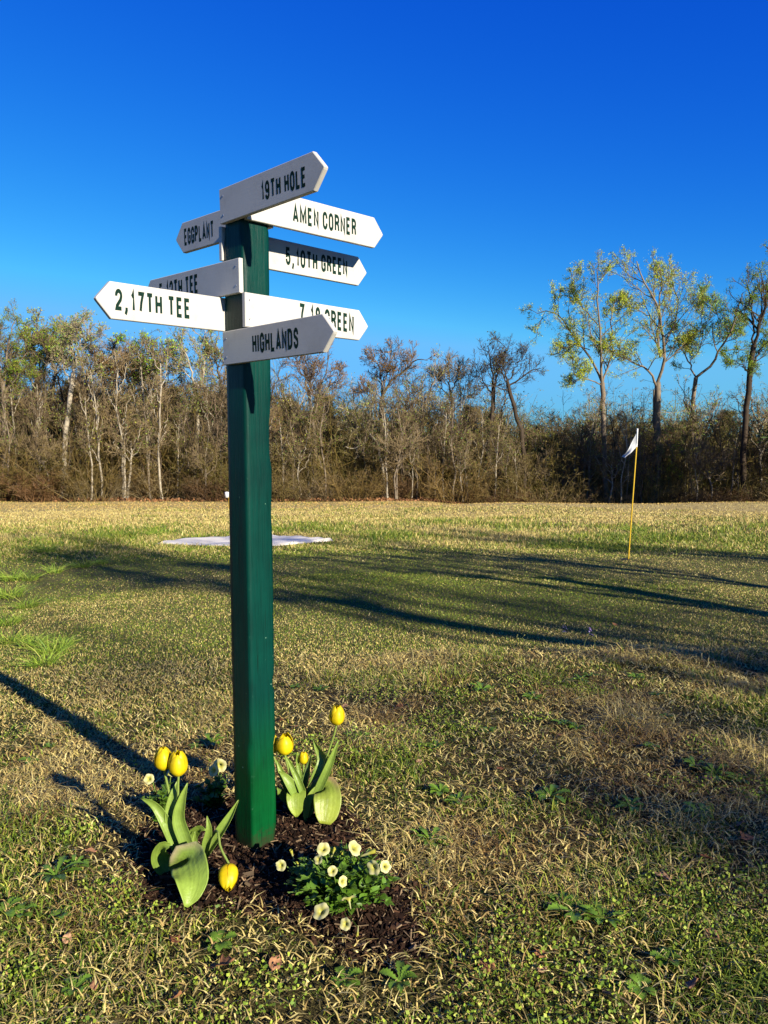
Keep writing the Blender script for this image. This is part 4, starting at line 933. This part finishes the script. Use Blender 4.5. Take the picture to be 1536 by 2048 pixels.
def tree_meshes(limbs, seed, bark='grey', twig='grey', subs=9, leaf_n=0, leaf_c=(.20, .25, .03), leaf_s=.12, tw=(9, 7), spread=.75, lenf=.42, mtw=.013, trop=.07, clump=.36):
    """limbs: list of (points, r0, r1) in tree space; the first is the trunk. Returns (trunk mesh, crown mesh)"""
    r = np.random.default_rng(seed); tk = MB(); cr = MB(); tips = []
    n = 12; PP = []; RR = []
    for k, (p, r0, r1) in enumerate(limbs):
        Q = resample(p, n); Q[1:-1] += r.normal(size=(n - 2, 3)) * (.05 if k else .03) * np.array([1, 1, .3])
        PP.append(Q); RR.append(np.linspace(1, 0, n) ** .8 * (r0 - r1) + r1)
    PP = np.array(PP); RR = np.array(RR)
    flare = RR.copy(); flare[0, 0] *= 1.5; flare[0, 1] *= 1.1
    tubes(tk, PP, flare, 7, BARK[bark])
    lim = PP[1:] if len(PP) > 1 else PP; lr_ = RR[1:] if len(PP) > 1 else RR
    S, D, L, r1_ = spawn(lim, lr_, subs, .12, 1.0, .75, lenf, .55, r, decay=.5, lmin=.8)
    L = np.clip(L, .8, 4.2); P1 = grow(S, D, L, 7, .14, trop, r); R1 = taper(r1_, 7, .3, mtw * 1.2); tubes(tk, P1, R1, 4, TWIG[twig] if bark != 'dark' else TWIG['dark'])
    S, D, L, r2 = spawn(P1, R1, tw[0], .15, 1.0, .7, .5, .6, r, lmin=.45); P2 = grow(S, D, L, 5, .17, trop, r); R2 = taper(r2, 5, .4, mtw * .85); ribbons(cr, P2, R2, np.array(TWIG[twig]) * r.uniform(.75, 1.25, (len(P2), 1)), r=r)
    S, D, L, r3 = spawn(P2, R2, tw[1], .2, 1.0, .65, .55, .7, r, lmin=.25); P3 = grow(S, D, L, 4, .2, trop, r); ribbons(cr, P3, np.maximum(taper(r3, 4, .5, mtw * .6), mtw * .6), np.array(TWIG[twig]) * r.uniform(.75, 1.25, (len(P3), 1)), r=r)
    if leaf_n:
        pool = np.concatenate([P3[:, 1:].reshape(-1, 3), P2[:, 3:].reshape(-1, 3)])
        q = pool[r.integers(0, len(pool), leaf_n)]; den = fbm(q[:, 0] * .7 + seed, q[:, 2] * .7 + q[:, 1] * .5, seed, 3); q = q[den + r.normal(0, .12, len(q)) > clump]
        q = q + r.normal(size=q.shape) * .06
        lc = np.array(leaf_c); cc = lc * r.uniform(.65, 1.4, (len(q), 1)) * (1 + .25 * r.normal(size=(len(q), 1)) * np.array([1, .3, -.5]))
        leafquads(cr, q, leaf_s * r.uniform(.6, 1.4, len(q)), np.clip(cc, .01, .6), mi=1, r=r, asp=.75)
    return tk.mesh('trunk', [M_bark]), cr.mesh('crown', [M_bark, M_foliage])
def place_tree(name, meshes, loc, label, cat='tree', group=None, rz=0, s=1.0):
    e = empty(name, loc, rz); e.scale = (s,) * 3; tag(e, label, cat, group)
    link('trunk', meshes[0], e); link('crown', meshes[1], e); return e
def px_tree(D, limbs, label, seed, group=None, name='tree', depth=1.2, **kw):
    """a tree whose trunk and main limbs follow the photographed ones; limbs reach in depth too"""
    r = np.random.default_rng(seed + 500); tr = limbs[0]
    b0 = at_y(tr[0][0], tr[0][1], D); b0[2] = float(H(b0[0], b0[1])) - .1
    out = []
    for k, l in enumerate(limbs):
        w0, w1 = l[-1] if len(l[-1]) == 2 and max(l[-1]) < 3 else (None, None)
        pp = l[:-1] if w0 is not None else l
        dr = 0 if k == 0 else r.uniform(-1, 1) * depth
        P = [at_y(q[0], q[1], D) - b0 for q in pp]
        ln = sum(np.linalg.norm(np.array(P[i + 1]) - P[i]) for i in range(len(P) - 1))
        P = [p + np.array([0, dr * (i / (len(P) - 1)) * min(ln, 5) * .45, 0]) for i, p in enumerate(P)]
        if k == 0: P[0][2] = -.1
        out.append((P, (w0 or .12) * (.62 if seed < 25 else .74), (w1 or .03) * .8))
    return place_tree(name, tree_meshes(out, seed, **kw), b0, label, group=group)
LY_ = (.48, .49, .06); LG = (.26, .38, .06); LP = (.30, .33, .11); LR_ = (.30, .17, .10)
# four tall leafing trees on the right
px_tree(49, [[(1213, 1006), (1209, 900), (1206, 820), (1204, 765), (.26, .19)], [(1204, 765), (1195, 740), (1175, 700), (1150, 665), (1130, 632), (1106, 615), (1084, 620), (.13, .03)], [(1204, 765), (1200, 710), (1193, 655), (1187, 600), (1182, 545), (.14, .03)], [(1205, 768), (1216, 738), (1226, 690), (1222, 645), (1230, 600), (.10, .03)], [(1203, 770), (1172, 758), (1146, 755), (1138, 735), (.07, .02)], [(1196, 650), (1165, 610), (1150, 575), (1160, 550), (.07, .02)], [(1180, 700), (1150, 690), (1130, 700), (1120, 720), (.05, .015)]],
        'tall tree with sparse yellow-green spring leaves, leftmost of the tall leafing group', 21, bark='grey', twig='grey', subs=11, leaf_n=20250, leaf_c=LY_, leaf_s=.062, tw=(8, 6), clump=.22)
px_tree(50, [[(1318, 1008), (1316, 900), (1316, 830), (1315, 765), (.30, .24)], [(1315, 765), (1322, 712), (1316, 680), (1305, 640), (1285, 603), (1264, 570), (1246, 540), (.17, .03)], [(1321, 715), (1318, 660), (1325, 600), (1329, 560), (1326, 520), (.13, .03)], [(1322, 710), (1345, 672), (1366, 640), (1376, 590), (1372, 535), (.11, .03)], [(1314, 775), (1300, 750), (1281, 735), (1252, 725), (1218, 710), (1196, 695), (.13, .025)], [(1300, 632), (1270, 612), (1245, 600), (.06, .02)], [(1335, 690), (1352, 700), (1375, 690), (.05, .02)], [(1308, 780), (1310, 850), (1312, 930), (1312, 1006), (.10, .12)]],
        'tallest leafing tree, double trunk and wide yellow-green crown, behind the flag', 22, bark='grey', twig='grey', subs=12, leaf_n=25650, leaf_c=LY_, leaf_s=.062, tw=(8, 6), clump=.22)
px_tree(51, [[(1384, 1006), (1385, 900), (1386, 820), (1392, 755), (.22, .17)], [(1392, 755), (1411, 735), (1426, 705), (1436, 670), (1442, 640), (1447, 600), (.14, .03)], [(1392, 755), (1382, 720), (1374, 690), (1365, 662), (.09, .03)], [(1381, 720), (1396, 700), (1400, 660), (1397, 615), (.06, .02)], [(1430, 690), (1455, 672), (1470, 650), (.06, .02)], [(1440, 640), (1420, 610), (1405, 590), (.05, .02)]],
        'forked tree with darker green young leaves between the tallest tree and the right edge', 23, bark='grey', twig='grey', subs=11, leaf_n=14850, leaf_c=LG, leaf_s=.062, tw=(8, 6), clump=.22)
px_tree(48, [[(1488, 1004), (1487, 900), (1494, 810), (1500, 750), (1508, 690), (.30, .2)], [(1508, 690), (1513, 640), (1521, 580), (1530, 530), (1537, 485), (.16, .03)], [(1503, 742), (1520, 700), (1545, 675), (.12, .03)], [(1498, 748), (1480, 730), (1464, 722), (.08, .02)], [(1508, 690), (1500, 640), (1489, 600), (1474, 565), (.1, .03)], [(1515, 640), (1545, 600), (1560, 560), (.09, .03)]],
        'tall leafing tree with a thick dark trunk at the right edge of the wood', 24, bark='dark', twig='brown', subs=12, leaf_n=18225, leaf_c=(.20, .26, .04), leaf_s=.062, tw=(5, 4))
# middle: bare trees
px_tree(50, [[(765, 1004), (768, 920), (763, 850), (765, 792), (.26, .17)], [(765, 792), (761, 750), (754, 726), (744, 712), (733, 716), (.1, .02)], [(765, 792), (786, 760), (812, 740), (832, 722), (852, 726), (.12, .02)], [(765, 790), (772, 755), (780, 725), (784, 705), (.08, .02)], [(763, 840), (745, 800), (728, 780), (.07, .02)]],
        'bare rusty-budded tree with a rounded crown, alone right of the HIGHLANDS board', 25, bark='grey', twig='rust', subs=12, leaf_n=1500, leaf_c=LR_, leaf_s=.09)
px_tree(49, [[(772, 925), (758, 895), (744, 872), (735, 862), (.13, .1)], [(735, 862), (715, 842), (702, 828), (690, 822), (.09, .03)], [(742, 872), (722, 890), (705, 897), (693, 892), (.06, .02)], [(750, 882), (738, 860), (742, 845), (.04, .02)]],
        'pale bleached leaning trunk with bare crooked limbs below the rusty tree', 26, bark='pale', twig='pale', subs=4, tw=(4, 3))
px_tree(49, [[(975, 1006), (976, 920), (984, 830), (987, 770), (.22, .16)], [(987, 770), (981, 730), (975, 690), (.09, .02)], [(987, 775), (1000, 737), (1010, 700), (1005, 690), (.08, .02)], [(986, 795), (966, 762), (950, 738), (.07, .02)], [(985, 780), (995, 750), (990, 715), (.06, .02)]],
        'dark upright bare tree, left one of the dark pair in mid wood', 27, bark='dark', twig='dark', subs=8, tw=(7, 5), leaf_n=250, leaf_c=(.18, .16, .05), leaf_s=.09)
px_tree(48, [[(1050, 1006), (1046, 900), (1036, 840), (1022, 792), (1015, 765), (.22, .14)], [(1015, 765), (1010, 722), (1022, 690), (.08, .02)], [(1018, 772), (1040, 757), (1060, 742), (1078, 738), (.08, .02)], [(1017, 765), (1030, 735), (1045, 715), (.06, .02)], [(1010, 780), (985, 772), (965, 776), (.05, .02)], [(1015, 765), (1003, 740), (1000, 715), (.06, .02)]],
        'dark leaning bare tree, right one of the dark pair in the middle of the wood', 28, bark='dark', twig='dark', subs=8, tw=(7, 5), leaf_n=250, leaf_c=(.18, .16, .05), leaf_s=.09)
px_tree(51, [[(905, 1004), (905, 900), (903, 830), (900, 780), (.15, .10)], [(900, 780), (896, 750), (893, 728), (.07, .02)], [(901, 790), (915, 755), (917, 730), (.06, .02)], [(900, 800), (880, 765), (872, 742), (.05, .02)], [(903, 830), (925, 790), (935, 760), (.05, .02)]],
        'slim grey bare tree with a fine fan-shaped crown in the middle of the wood', 29, bark='grey', twig='grey', subs=12)
px_tree(50, [[(630, 1000), (630, 900), (625, 830), (614, 775), (.18, .12)], [(614, 775), (606, 740), (590, 715), (.08, .02)], [(630, 840), (640, 785), (655, 735), (660, 715), (.09, .02)], [(618, 790), (622, 745), (630, 715), (.06, .02)], [(638, 800), (662, 770), (680, 750), (.05, .02)]],
        'bare rusty-twigged tree just right of the post, under the HIGHLANDS board', 30, bark='grey', twig='rust', subs=12, leaf_n=700, leaf_c=LR_, leaf_s=.09)
# left: pale trunks and young leaves
px_tree(48, [[(126, 1002), (128, 930), (133, 860), (140, 800), (147, 745), (.24, .17)], [(147, 745), (141, 700), (135, 660), (148, 635), (.10, .02)], [(147, 772), (174, 748), (196, 722), (214, 700), (.11, .02)], [(147, 748), (156, 705), (166, 662), (.10, .02)], [(143, 770), (125, 740), (118, 700), (.07, .02)], [(160, 690), (178, 680), (186, 668), (.05, .02)]],
        'pale-trunked tall tree with light feathery crown, most conspicuous on the left', 31, bark='pale', twig='pale', subs=12, leaf_n=2600, leaf_c=LP, leaf_s=.11)
px_tree(50, [[(306, 1000), (304, 900), (303, 835), (298, 765), (.16, .11)], [(298, 765), (291, 722), (281, 702), (268, 690), (.07, .02)], [(300, 775), (316, 745), (325, 712), (332, 688), (.07, .02)], [(298, 765), (303, 725), (305, 695), (.06, .02)], [(300, 770), (280, 755), (262, 740), (.05, .02)]],
        'slim straight tree with green young leaves below the 2,17TH TEE board', 32, bark='grey', twig='grey', subs=11, leaf_n=3000, leaf_c=LG, leaf_s=.12)
px_tree(49, [[(4, 1002), (8, 870), (5, 760), (.22, .16)], [(5, 760), (14, 700), (22, 650), (30, 630), (.10, .02)], [(5, 765), (-10, 700), (-16, 650), (.1, .02)], [(6, 770), (28, 730), (42, 690), (45, 655), (.08, .02)], [(5, 790), (30, 765), (48, 745), (.06, .02)]],
        'leafy yellow-green tree cut by the left edge of the picture', 33, bark='grey', twig='brown', subs=12, leaf_n=13000, leaf_c=(.22, .27, .035), leaf_s=.062)
px_tree(51, [[(54, 1002), (55, 890), (60, 815), (72, 765), (.18, .13)], [(72, 765), (62, 705), (60, 660), (.08, .02)], [(72, 765), (88, 705), (95, 655), (.08, .02)], [(66, 790), (90, 755), (108, 735), (112, 690), (.07, .02)], [(75, 740), (110, 700), (118, 665), (.06, .02)]],
        'crooked grey tree with green tufted top, second from the left edge', 34, bark='grey', twig='grey', subs=12, leaf_n=4800, leaf_c=(.20, .26, .04), leaf_s=.12)
px_tree(52, [[(84, 1002), (88, 880), (105, 800), (112, 740), (.16, .12)], [(112, 740), (118, 690), (112, 645), (.07, .02)], [(112, 745), (98, 700), (80, 645), (.07, .02)], [(112, 750), (130, 715), (138, 680), (.06, .02)]],
        'slanting pale stem with a grey-green crown between two leafy trees on the left', 35, bark='pale', twig='grey', subs=11, leaf_n=3000, leaf_c=LP, leaf_s=.11)
px_tree(50, [[(222, 1000), (222, 890), (212, 820), (206, 770), (.15, .11)], [(206, 770), (215, 735), (232, 708), (.06, .02)], [(208, 775), (235, 750), (255, 735), (.06, .02)], [(206, 770), (198, 740), (205, 715), (.06, .02)], [(215, 750), (240, 725), (250, 715), (.05, .02)]],
        'small rounded tree with reddish-brown budding crown on the left', 36, bark='brown', twig='rust', subs=13, leaf_n=2600, leaf_c=LR_, leaf_s=.09)
px_tree(50, [[(392, 1000), (393, 900), (396, 830), (390, 775), (.2, .14)], [(390, 775), (382, 735), (368, 700), (362, 665), (.09, .02)], [(392, 780), (406, 735), (398, 690), (400, 650), (.09, .02)], [(394, 800), (425, 830), (445, 870), (455, 880), (.08, .03)], [(388, 760), (360, 735), (345, 705), (.06, .02)]],
        'pale grey tree with feathery light crown and a drooping white limb, left of the post', 37, bark='pale', twig='pale', subs=12, leaf_n=2200, leaf_c=LP, leaf_s=.11)
px_tree(51, [[(446, 1000), (445, 900), (452, 820), (440, 760), (.2, .14)], [(440, 760), (430, 715), (436, 660), (.09, .02)], [(442, 770), (458, 720), (470, 670), (.09, .02)], [(440, 765), (418, 730), (412, 690), (.07, .02)], [(446, 850), (418, 820), (405, 790), (.06, .02)]],
        'grey-green leafing tree partly hidden behind the signpost', 38, bark='grey', twig='grey', subs=12, leaf_n=2800, leaf_c=LP, leaf_s=.11)
px_tree(47.5, [[(248, 992), (247, 940), (246, 890), (245, 855), (.16, .13)], [(246, 870), (249, 860), (251, 850), (.03, .02)]],
        'broken-off pale dead trunk without a crown, left of the slim green tree', 39, bark='pale', twig='pale', subs=2, tw=(2, 2), name='dead_trunk')

# ordinary bare trees of the wood, copies of a few
def generic(seed, Ht, bark, twig, leaf_n=0, leaf_c=LP, spread=.30, subs=9, tk=1.):
    r = np.random.default_rng(seed); tr = [(0, 0, -.1), (r.normal(0, .2), r.normal(0, .2), Ht * .3), (r.normal(0, .3), r.normal(0, .3), Ht * .62)]
    limbs = [(tr, Ht * .013 * tk, Ht * .007 * tk)]
    for k in range(7):
        a = k * 2.4 + r.normal(0, .3); t = .45 + .55 * (k / 6) * .9; b0 = np.array(tr[1]) * (1 - (t - .3) / .7) + np.array(tr[2]) * ((t - .3) / .7) if t < 1 else np.array(tr[2])
        L = Ht * r.uniform(.26, .42); d = np.array([math.cos(a) * spread * 1.6, math.sin(a) * spread * 1.6, 1.0]); d /= np.linalg.norm(d)
        limbs.append(([b0, b0 + d * L * .4 + [math.cos(a) * .2, math.sin(a) * .2, 0], b0 + d * L * .75, b0 + d * L], Ht * .006, .016))
    return tree_meshes(limbs, seed, bark=bark, twig=twig, leaf_n=leaf_n, leaf_c=leaf_c, leaf_s=.11, subs=subs, tw=(5, 4))
gen = [generic(61, 10.5, 'grey', 'brown'), generic(62, 9.5, 'brown', 'grey'), generic(63, 11.5, 'pale', 'grey', 600), generic(64, 9, 'grey', 'rust', 900, LR_), generic(65, 10.5, 'grey', 'pale', 900, LP), generic(66, 8.5, 'brown', 'brown', 1200, (.17, .17, .05))]
r = np.random.default_rng(5)
for i in range(112):
    row = i % 4; x = -33 + 66 * ((i // 4) + r.uniform(.1, .9)) / 28; y = 50.5 + row * 3.6 + r.uniform(-1.2, 1.2); x *= 1 + row * .05
    px = 768 + F * x / y
    lim = np.interp(px, [0, 200, 450, 700, 760, 1000, 1100, 1536], [1.10, 1.02, 1.0, .80, .88, .86, .78, .84])
    s = lim * r.uniform(.72, 1.02); gp = G_ = np.array([x, y, float(H(x, y))])
    place_tree('bare_tree', gen[r.integers(0, 6)], gp, 'thin bare tree crowded among others in the brown wood behind the field', group='bare trees crowding the wood', rz=r.uniform(0, 6.28), s=s)

sap = [generic(91, 5.2, 'grey', 'grey', 0, LP, .55, 8), generic(92, 6.4, 'pale', 'grey', 200, LP, .4, 8)]
for i in range(9):
    x = -23 + 46 * (i + r.uniform(.1, .9)) / 9; y = r.uniform(46.6, 48.8)
    place_tree('bare_sapling', sap[i % 2], np.array([x, y, float(H(x, y))]), 'low pale bare sapling with crooked limbs at the front of the brushy wood edge', group='pale bare saplings along the wood edge', rz=i * 2.2, s=r.uniform(.6, .95))
def pole(seed, Ht, bark, twig, leaf_n=0, leaf_c=LP):
    r = np.random.default_rng(seed); tr = [(0, 0, -.1)] + [(r.normal(0, .10) * k, r.normal(0, .10) * k, Ht * .28 * k) for k in (1, 2, 3)]
    limbs = [(tr, Ht * .0078, Ht * .0035)]
    for k in range(6):
        t = .9 + 1.9 * k / 5; i0 = int(t); b0 = np.array(tr[i0]) * (1 - t + i0) + np.array(tr[min(i0 + 1, 3)]) * (t - i0); a = k * 2.4 + r.normal(0, .4); L = Ht * r.uniform(.14, .26)
        d = np.array([math.cos(a) * .38, math.sin(a) * .38, 1]); d /= np.linalg.norm(d)
        limbs.append(([b0, b0 + d * L * .5 + [math.cos(a) * .12, math.sin(a) * .12, 0], b0 + d * L], Ht * .0035, .012))
    return tree_meshes(limbs, seed, bark=bark, twig=twig, leaf_n=leaf_n, leaf_c=leaf_c, leaf_s=.08, subs=7, tw=(5, 4), mtw=.011)
poles = [pole(101, 9.0, 'pale', 'grey'), pole(102, 8.0, 'grey', 'brown', 500), pole(103, 10.0, 'pale', 'grey', 700, (.26, .27, .09)), pole(104, 7.2, 'brown', 'brown'), pole(105, 8.6, 'grey', 'grey', 500, (.22, .27, .06)), pole(106, 9.4, 'dark', 'brown')]
for i in range(160):
    x = -29 + 58 * (i + r.uniform(0, 1)) / 160; y = 46.4 + r.gamma(2, 1.7); px = 768 + F * x / y
    lim = np.interp(px, [0, 200, 450, 700, 760, 1000, 1100, 1536], [1.15, 1.05, 1.0, .76, .82, .80, .70, .76])
    place_tree('slender_tree', poles[i % 6], np.array([x, y, float(H(x, y))]), 'thin straight bare trunk rising among the brush at the edge of the wood', group='thin straight trunks along the wood edge', rz=i * 1.3, s=lim * r.uniform(.62, 1.08))
# evergreens
def pine_meshes(seed, Ht, wid, col):
    r = np.random.default_rng(seed); tk = MB(); tubes(tk, resample([(0, 0, -.1), (.05, .03, Ht * .5), (0, .05, Ht)], 12)[None], np.linspace(.16, .02, 12)[None], 7, BARK['brown'])
    n = 70; zz = Ht * (.25 + .74 * np.linspace(0, 1, n) ** .9); a = r.uniform(0, 6.28, n); L = wid * (1.05 - (zz / Ht) ** 1.6) * r.uniform(.6, 1.15, n) + .3
    P = grow(np.stack([0 * zz, 0 * zz, zz], 1), np.stack([np.cos(a), np.sin(a), .15 + 0 * a], 1), L, 6, .08, .02, r); tubes(tk, P, taper(np.full(n, .035), 6), 4, BARK['brown'])
    cr = MB(); S, D, L2, _ = spawn(P, np.full((n, 6), .02), 9, .3, 1., .8, .35, 1., r); S = S + D * L2[:, None] * .5
    q = np.repeat(S, 26, 0) + r.normal(size=(len(S) * 26, 3)) * np.array([.20, .20, .11]); leafquads(cr, q, r.uniform(.12, .24, len(q)), np.array(col) * r.uniform(.6, 1.4, (len(q), 1)), mi=1, r=r, asp=.22, up=.6)
    return tk.mesh('trunk', [M_bark]), cr.mesh('crown', [M_bark, M_leaf])
pines = [pine_meshes(1, 7.6, 1.9, (.15, .15, .045)), pine_meshes(2, 6.6, 2.2, (.125, .14, .04)), pine_meshes(3, 5.2, 1.7, (.07, .12, .025))]
PN = [(-15.5, 57, 0, 1.0), (-12.6, 60, 1, 1.1), (-17.6, 60, 1, 1.05), (-9.5, 58, 0, 1.05), (-20.5, 57, 1, 1.05), (-23.5, 59, 0, 1.1), (-26.5, 57, 1, 1.0), (-7.4, 60, 1, 1.05), (-5.6, 54.5, 2, 1.0), (-4.6, 60, 0, .95), (-2.2, 60, 1, .9), (1.8, 62, 1, .9), (6.8, 61, 0, .92), (8.4, 60, 1, 1.0), (12.4, 63, 1, .85), (16.6, 62, 0, .8), (4.6, 53, 2, .8), (8.8, 52, 2, .8), (23.0, 60, 1, .9), (27, 61, 0, .9)]
for i, (x, y, v, s) in enumerate(PN):
    place_tree('pine_tree', pines[v], np.array([x, y, float(H(x, y))]), 'dark olive evergreen half hidden among the bare trees of the wood', group='evergreens in the wood', rz=i * 1.9, s=s)

# ------------------------------------------------------------------ brushy edge of the wood (one mass nobody could count)
def brush(seed, Ht, n, rad, arch, col, leaf_c, nl):
    r = np.random.default_rng(seed); mb = MB(); a = r.uniform(0, 6.28, n); q = rad * np.sqrt(r.uniform(0, 1, n))
    S = np.stack([np.cos(a) * q, np.sin(a) * q, np.full(n, -.05)], 1)
    D = np.stack([np.cos(a) * arch, np.sin(a) * arch, np.ones(n)], 1) + r.normal(size=(n, 3)) * .2
    P = grow(S, D, Ht * r.uniform(.5, 1.1, n), 8, .13, -.02 * arch, r); R0 = taper(r.uniform(.016, .04, n), 8, .3, .011)
    c = np.array(col); tubes(mb, P, R0, 3, c * r.uniform(.7, 1.35, (n, 1)))
    S, D, L, _ = spawn(P, R0, 9, .12, 1, .8, .30, .6, r, lmin=.4); P2 = grow(S, D, L, 5, .2, -.01, r); ribbons(mb, P2, np.full((len(P2), 5), .009), c * r.uniform(.6, 1.3, (len(P2), 1)), r=r)
    S, D, L, _ = spawn(P2, np.full((len(P2), 5), .008), 4, .2, 1, .7, .6, 1, r, lmin=.25); P3 = grow(S, D, L, 3, .22, 0, r); ribbons(mb, P3, np.full((len(P3), 3), .0065), c * r.uniform(.6, 1.3, (len(P3), 1)), r=r)
    pool = P3[:, 1:].reshape(-1, 3); q = pool[r.integers(0, len(pool), nl)] + r.normal(size=(nl, 3)) * .05
    leafquads(mb, q, r.uniform(.05, .11, nl), np.array(leaf_c) * r.uniform(.6, 1.4, (nl, 1)), r=r, asp=.6)
    return np.concatenate(mb.V), np.concatenate(mb.C), np.concatenate(mb.Q)
BV = [brush(1, 5.4, 26, 1.2, .22, (.37, .295, .12), (.33, .28, .08), 650), brush(2, 3.4, 30, 1.2, .6, (.34, .27, .115), (.30, .27, .065), 600), brush(3, 7.4, 20, 1.3, .12, (.38, .31, .13), (.34, .30, .08), 900),
      brush(4, 3.4, 20, 1.0, 1.1, (.46, .38, .24), (.24, .19, .08), 100), brush(5, 5.6, 22, 1.2, .3, (.31, .27, .09), (.27, .28, .06), 1300), brush(6, 2.0, 40, .9, .5, (.30, .20, .11), (.26, .17, .08), 300)]
r = np.random.default_rng(77); bm_ = MB()
for i in range(250):
    row = i % 5; x = -44 + 88 * ((i // 5) + r.uniform(0, 1)) / 50; y = [46.6, 48.4, 51, 54, 58][row] + r.uniform(-.8, .8) + .9 * math.sin(x * .42 + 1) * (row < 2); x *= 1 + .05 * row
    v = r.choice(6, p=[.08, .36, .02, .24, .06, .24]) if row < 2 else r.choice(5, p=[.26, .10, .36, .06, .22])
    V, C, Q = BV[v]; a = r.uniform(0, 6.28); s = r.uniform(.75, 1.12) * (.9 if row < 2 else 1.05) * np.interp(x, [-30, -10, 0, 30], [1.12, 1.06, .94, .94]); ca, sa = math.cos(a) * s, math.sin(a) * s
    W = np.stack([V[:, 0] * ca - V[:, 1] * sa + x, V[:, 0] * sa + V[:, 1] * ca + y, V[:, 2] * s + float(H(x, y))], 1)
    t = r.uniform(.8, 1.2) * np.array([1 + r.normal(0, .06), 1, 1 - .05 * row]); bm_.add(W, Q, col=C * t * (np.array([.80, .70, .72]) if row < 2 else np.array([.95, .88, .9])))
tag(bm_.build('undergrowth', M_leaf), kind='stuff')
# far trees of the wood, seen only as a dim tangle between the others
fw = MB(); N = 60000; x = r.uniform(-52, 52, N); y = r.uniform(60, 70, N)
topz = 5.6 + 2.6 * (fbm(x * .16, y * .1, 6, 3) - .35) + np.interp(x, [-35, -18, -5, 0, 40], [1.8, 1.4, .4, -.3, -.3])
zz = topz * r.beta(1.1, 1.5, N); P = np.stack([x, y, H(x, y) + zz], 1)
pal = np.array([(.15, .125, .06), (.12, .125, .045), (.19, .145, .08), (.085, .10, .035)])
leafquads(fw, P, r.uniform(.22, .6, N), pal[r.choice(4, N)] * r.uniform(.6, 1.3, (N, 1)), r=r, asp=.35, up=.8)
for i in range(66):
    x = -46 + 92 * (i + r.uniform(0, 1)) / 66; y = r.uniform(60, 68); V, C, Q = BV[[0, 2, 4][i % 3]]; a = r.uniform(0, 6.28)
    s = r.uniform(1.1, 1.5) * np.interp(x, [-35, -18, -5, 5, 40], [1.15, 1.1, .95, .88, .9]); ca, sa = math.cos(a) * s, math.sin(a) * s
    fw.add(np.stack([V[:, 0] * ca - V[:, 1] * sa + x, V[:, 0] * sa + V[:, 1] * ca + y, V[:, 2] * s + float(H(x, y))], 1), Q, col=C * [.9, 1.0, .8])
tag(fw.build('far_woods', M_leaf), kind='stuff')
# leaf litter strip along the foot of the wood
lt = MB(); N = 16000; x = r.uniform(-36, 36, N); y = 45.6 + r.gamma(2, 1.1, N); P = np.stack([x, y, H(x, y) + r.uniform(.01, .12, N)], 1)
leafquads(lt, P, r.uniform(.08, .2, N), np.array([.30, .17, .085]) * r.uniform(.5, 1.3, (N, 1)), r=r, asp=.7, up=0)
tag(lt.build('leaf_litter', M_dead), kind='stuff')

# ------------------------------------------------------------------ trees behind the viewer whose shadows fall across the turf
shade = [generic(81, 13, 'grey', 'brown', 900, LG, .22, 8), generic(82, 12, 'brown', 'brown', 500, LG, .14, 6)]
dirn = np.array([math.sin(SUN_AZ), -math.cos(SUN_AZ)])
def back(gx, gy, k): return np.array([gx, gy]) + dirn * k
shade.append(generic(83, 7.0, 'grey', 'brown', 200, LG, .30, 6, 2.6))
shade.append(generic(81, 13, 'grey', 'brown', 2600, LG, .22, 8))
SH = [(back(5.4, 9.8, 10), 0, .72, 1.9, 'spreading half-leafed tree just beyond the right edge of the green'),
      (back(4.2, 8.4, 8.0), 2, 1.0, .4, 'half-leafed tree behind the viewer whose trunk shadow crosses the green'),
      (back(4.4, 7.3, 19), 1, .8, 2.0, 'slim half-leafed tree behind the viewer shading the near edge of the green'),
      (back(1.8, 4.2, 36), 3, 1.36, 3.3, 'tall half-leafed tree far behind the viewer shading the near turf'),
      (back(9.0, 9.5, 16), 1, 1.1, 1.2, 'half-leafed tree standing off to the right of the green'),
      (back(-8.2, 18.4, 40), 1, 1.6, 5.0, 'tallest slim tree, farthest behind the viewer')]
for p, v, s, rz, lab in SH:
    place_tree('shade_tree', shade[v], np.array([p[0], p[1], float(H(p[0], p[1]))]), lab, rz=rz, s=s)
p = back(3.35, 5.75, 6.6); place_tree('shade_tree', pines[2], np.array([p[0], p[1], float(H(p[0], p[1]))]), 'small bushy evergreen just outside the picture on the right', s=.48)
for i, (x, y, k_) in enumerate(((27.0, 45, 1.2), (24.6, 40.6, 1.6), (22.6, 37, 1.9))):   # the wood turns the corner on the right
    place_tree('side_tree', pines[i], np.array([x, y, float(H(x, y))]), 'large evergreen of the wood just outside the picture on the right', group='evergreens at the right corner of the wood', rz=i * 1.1, s=k_)
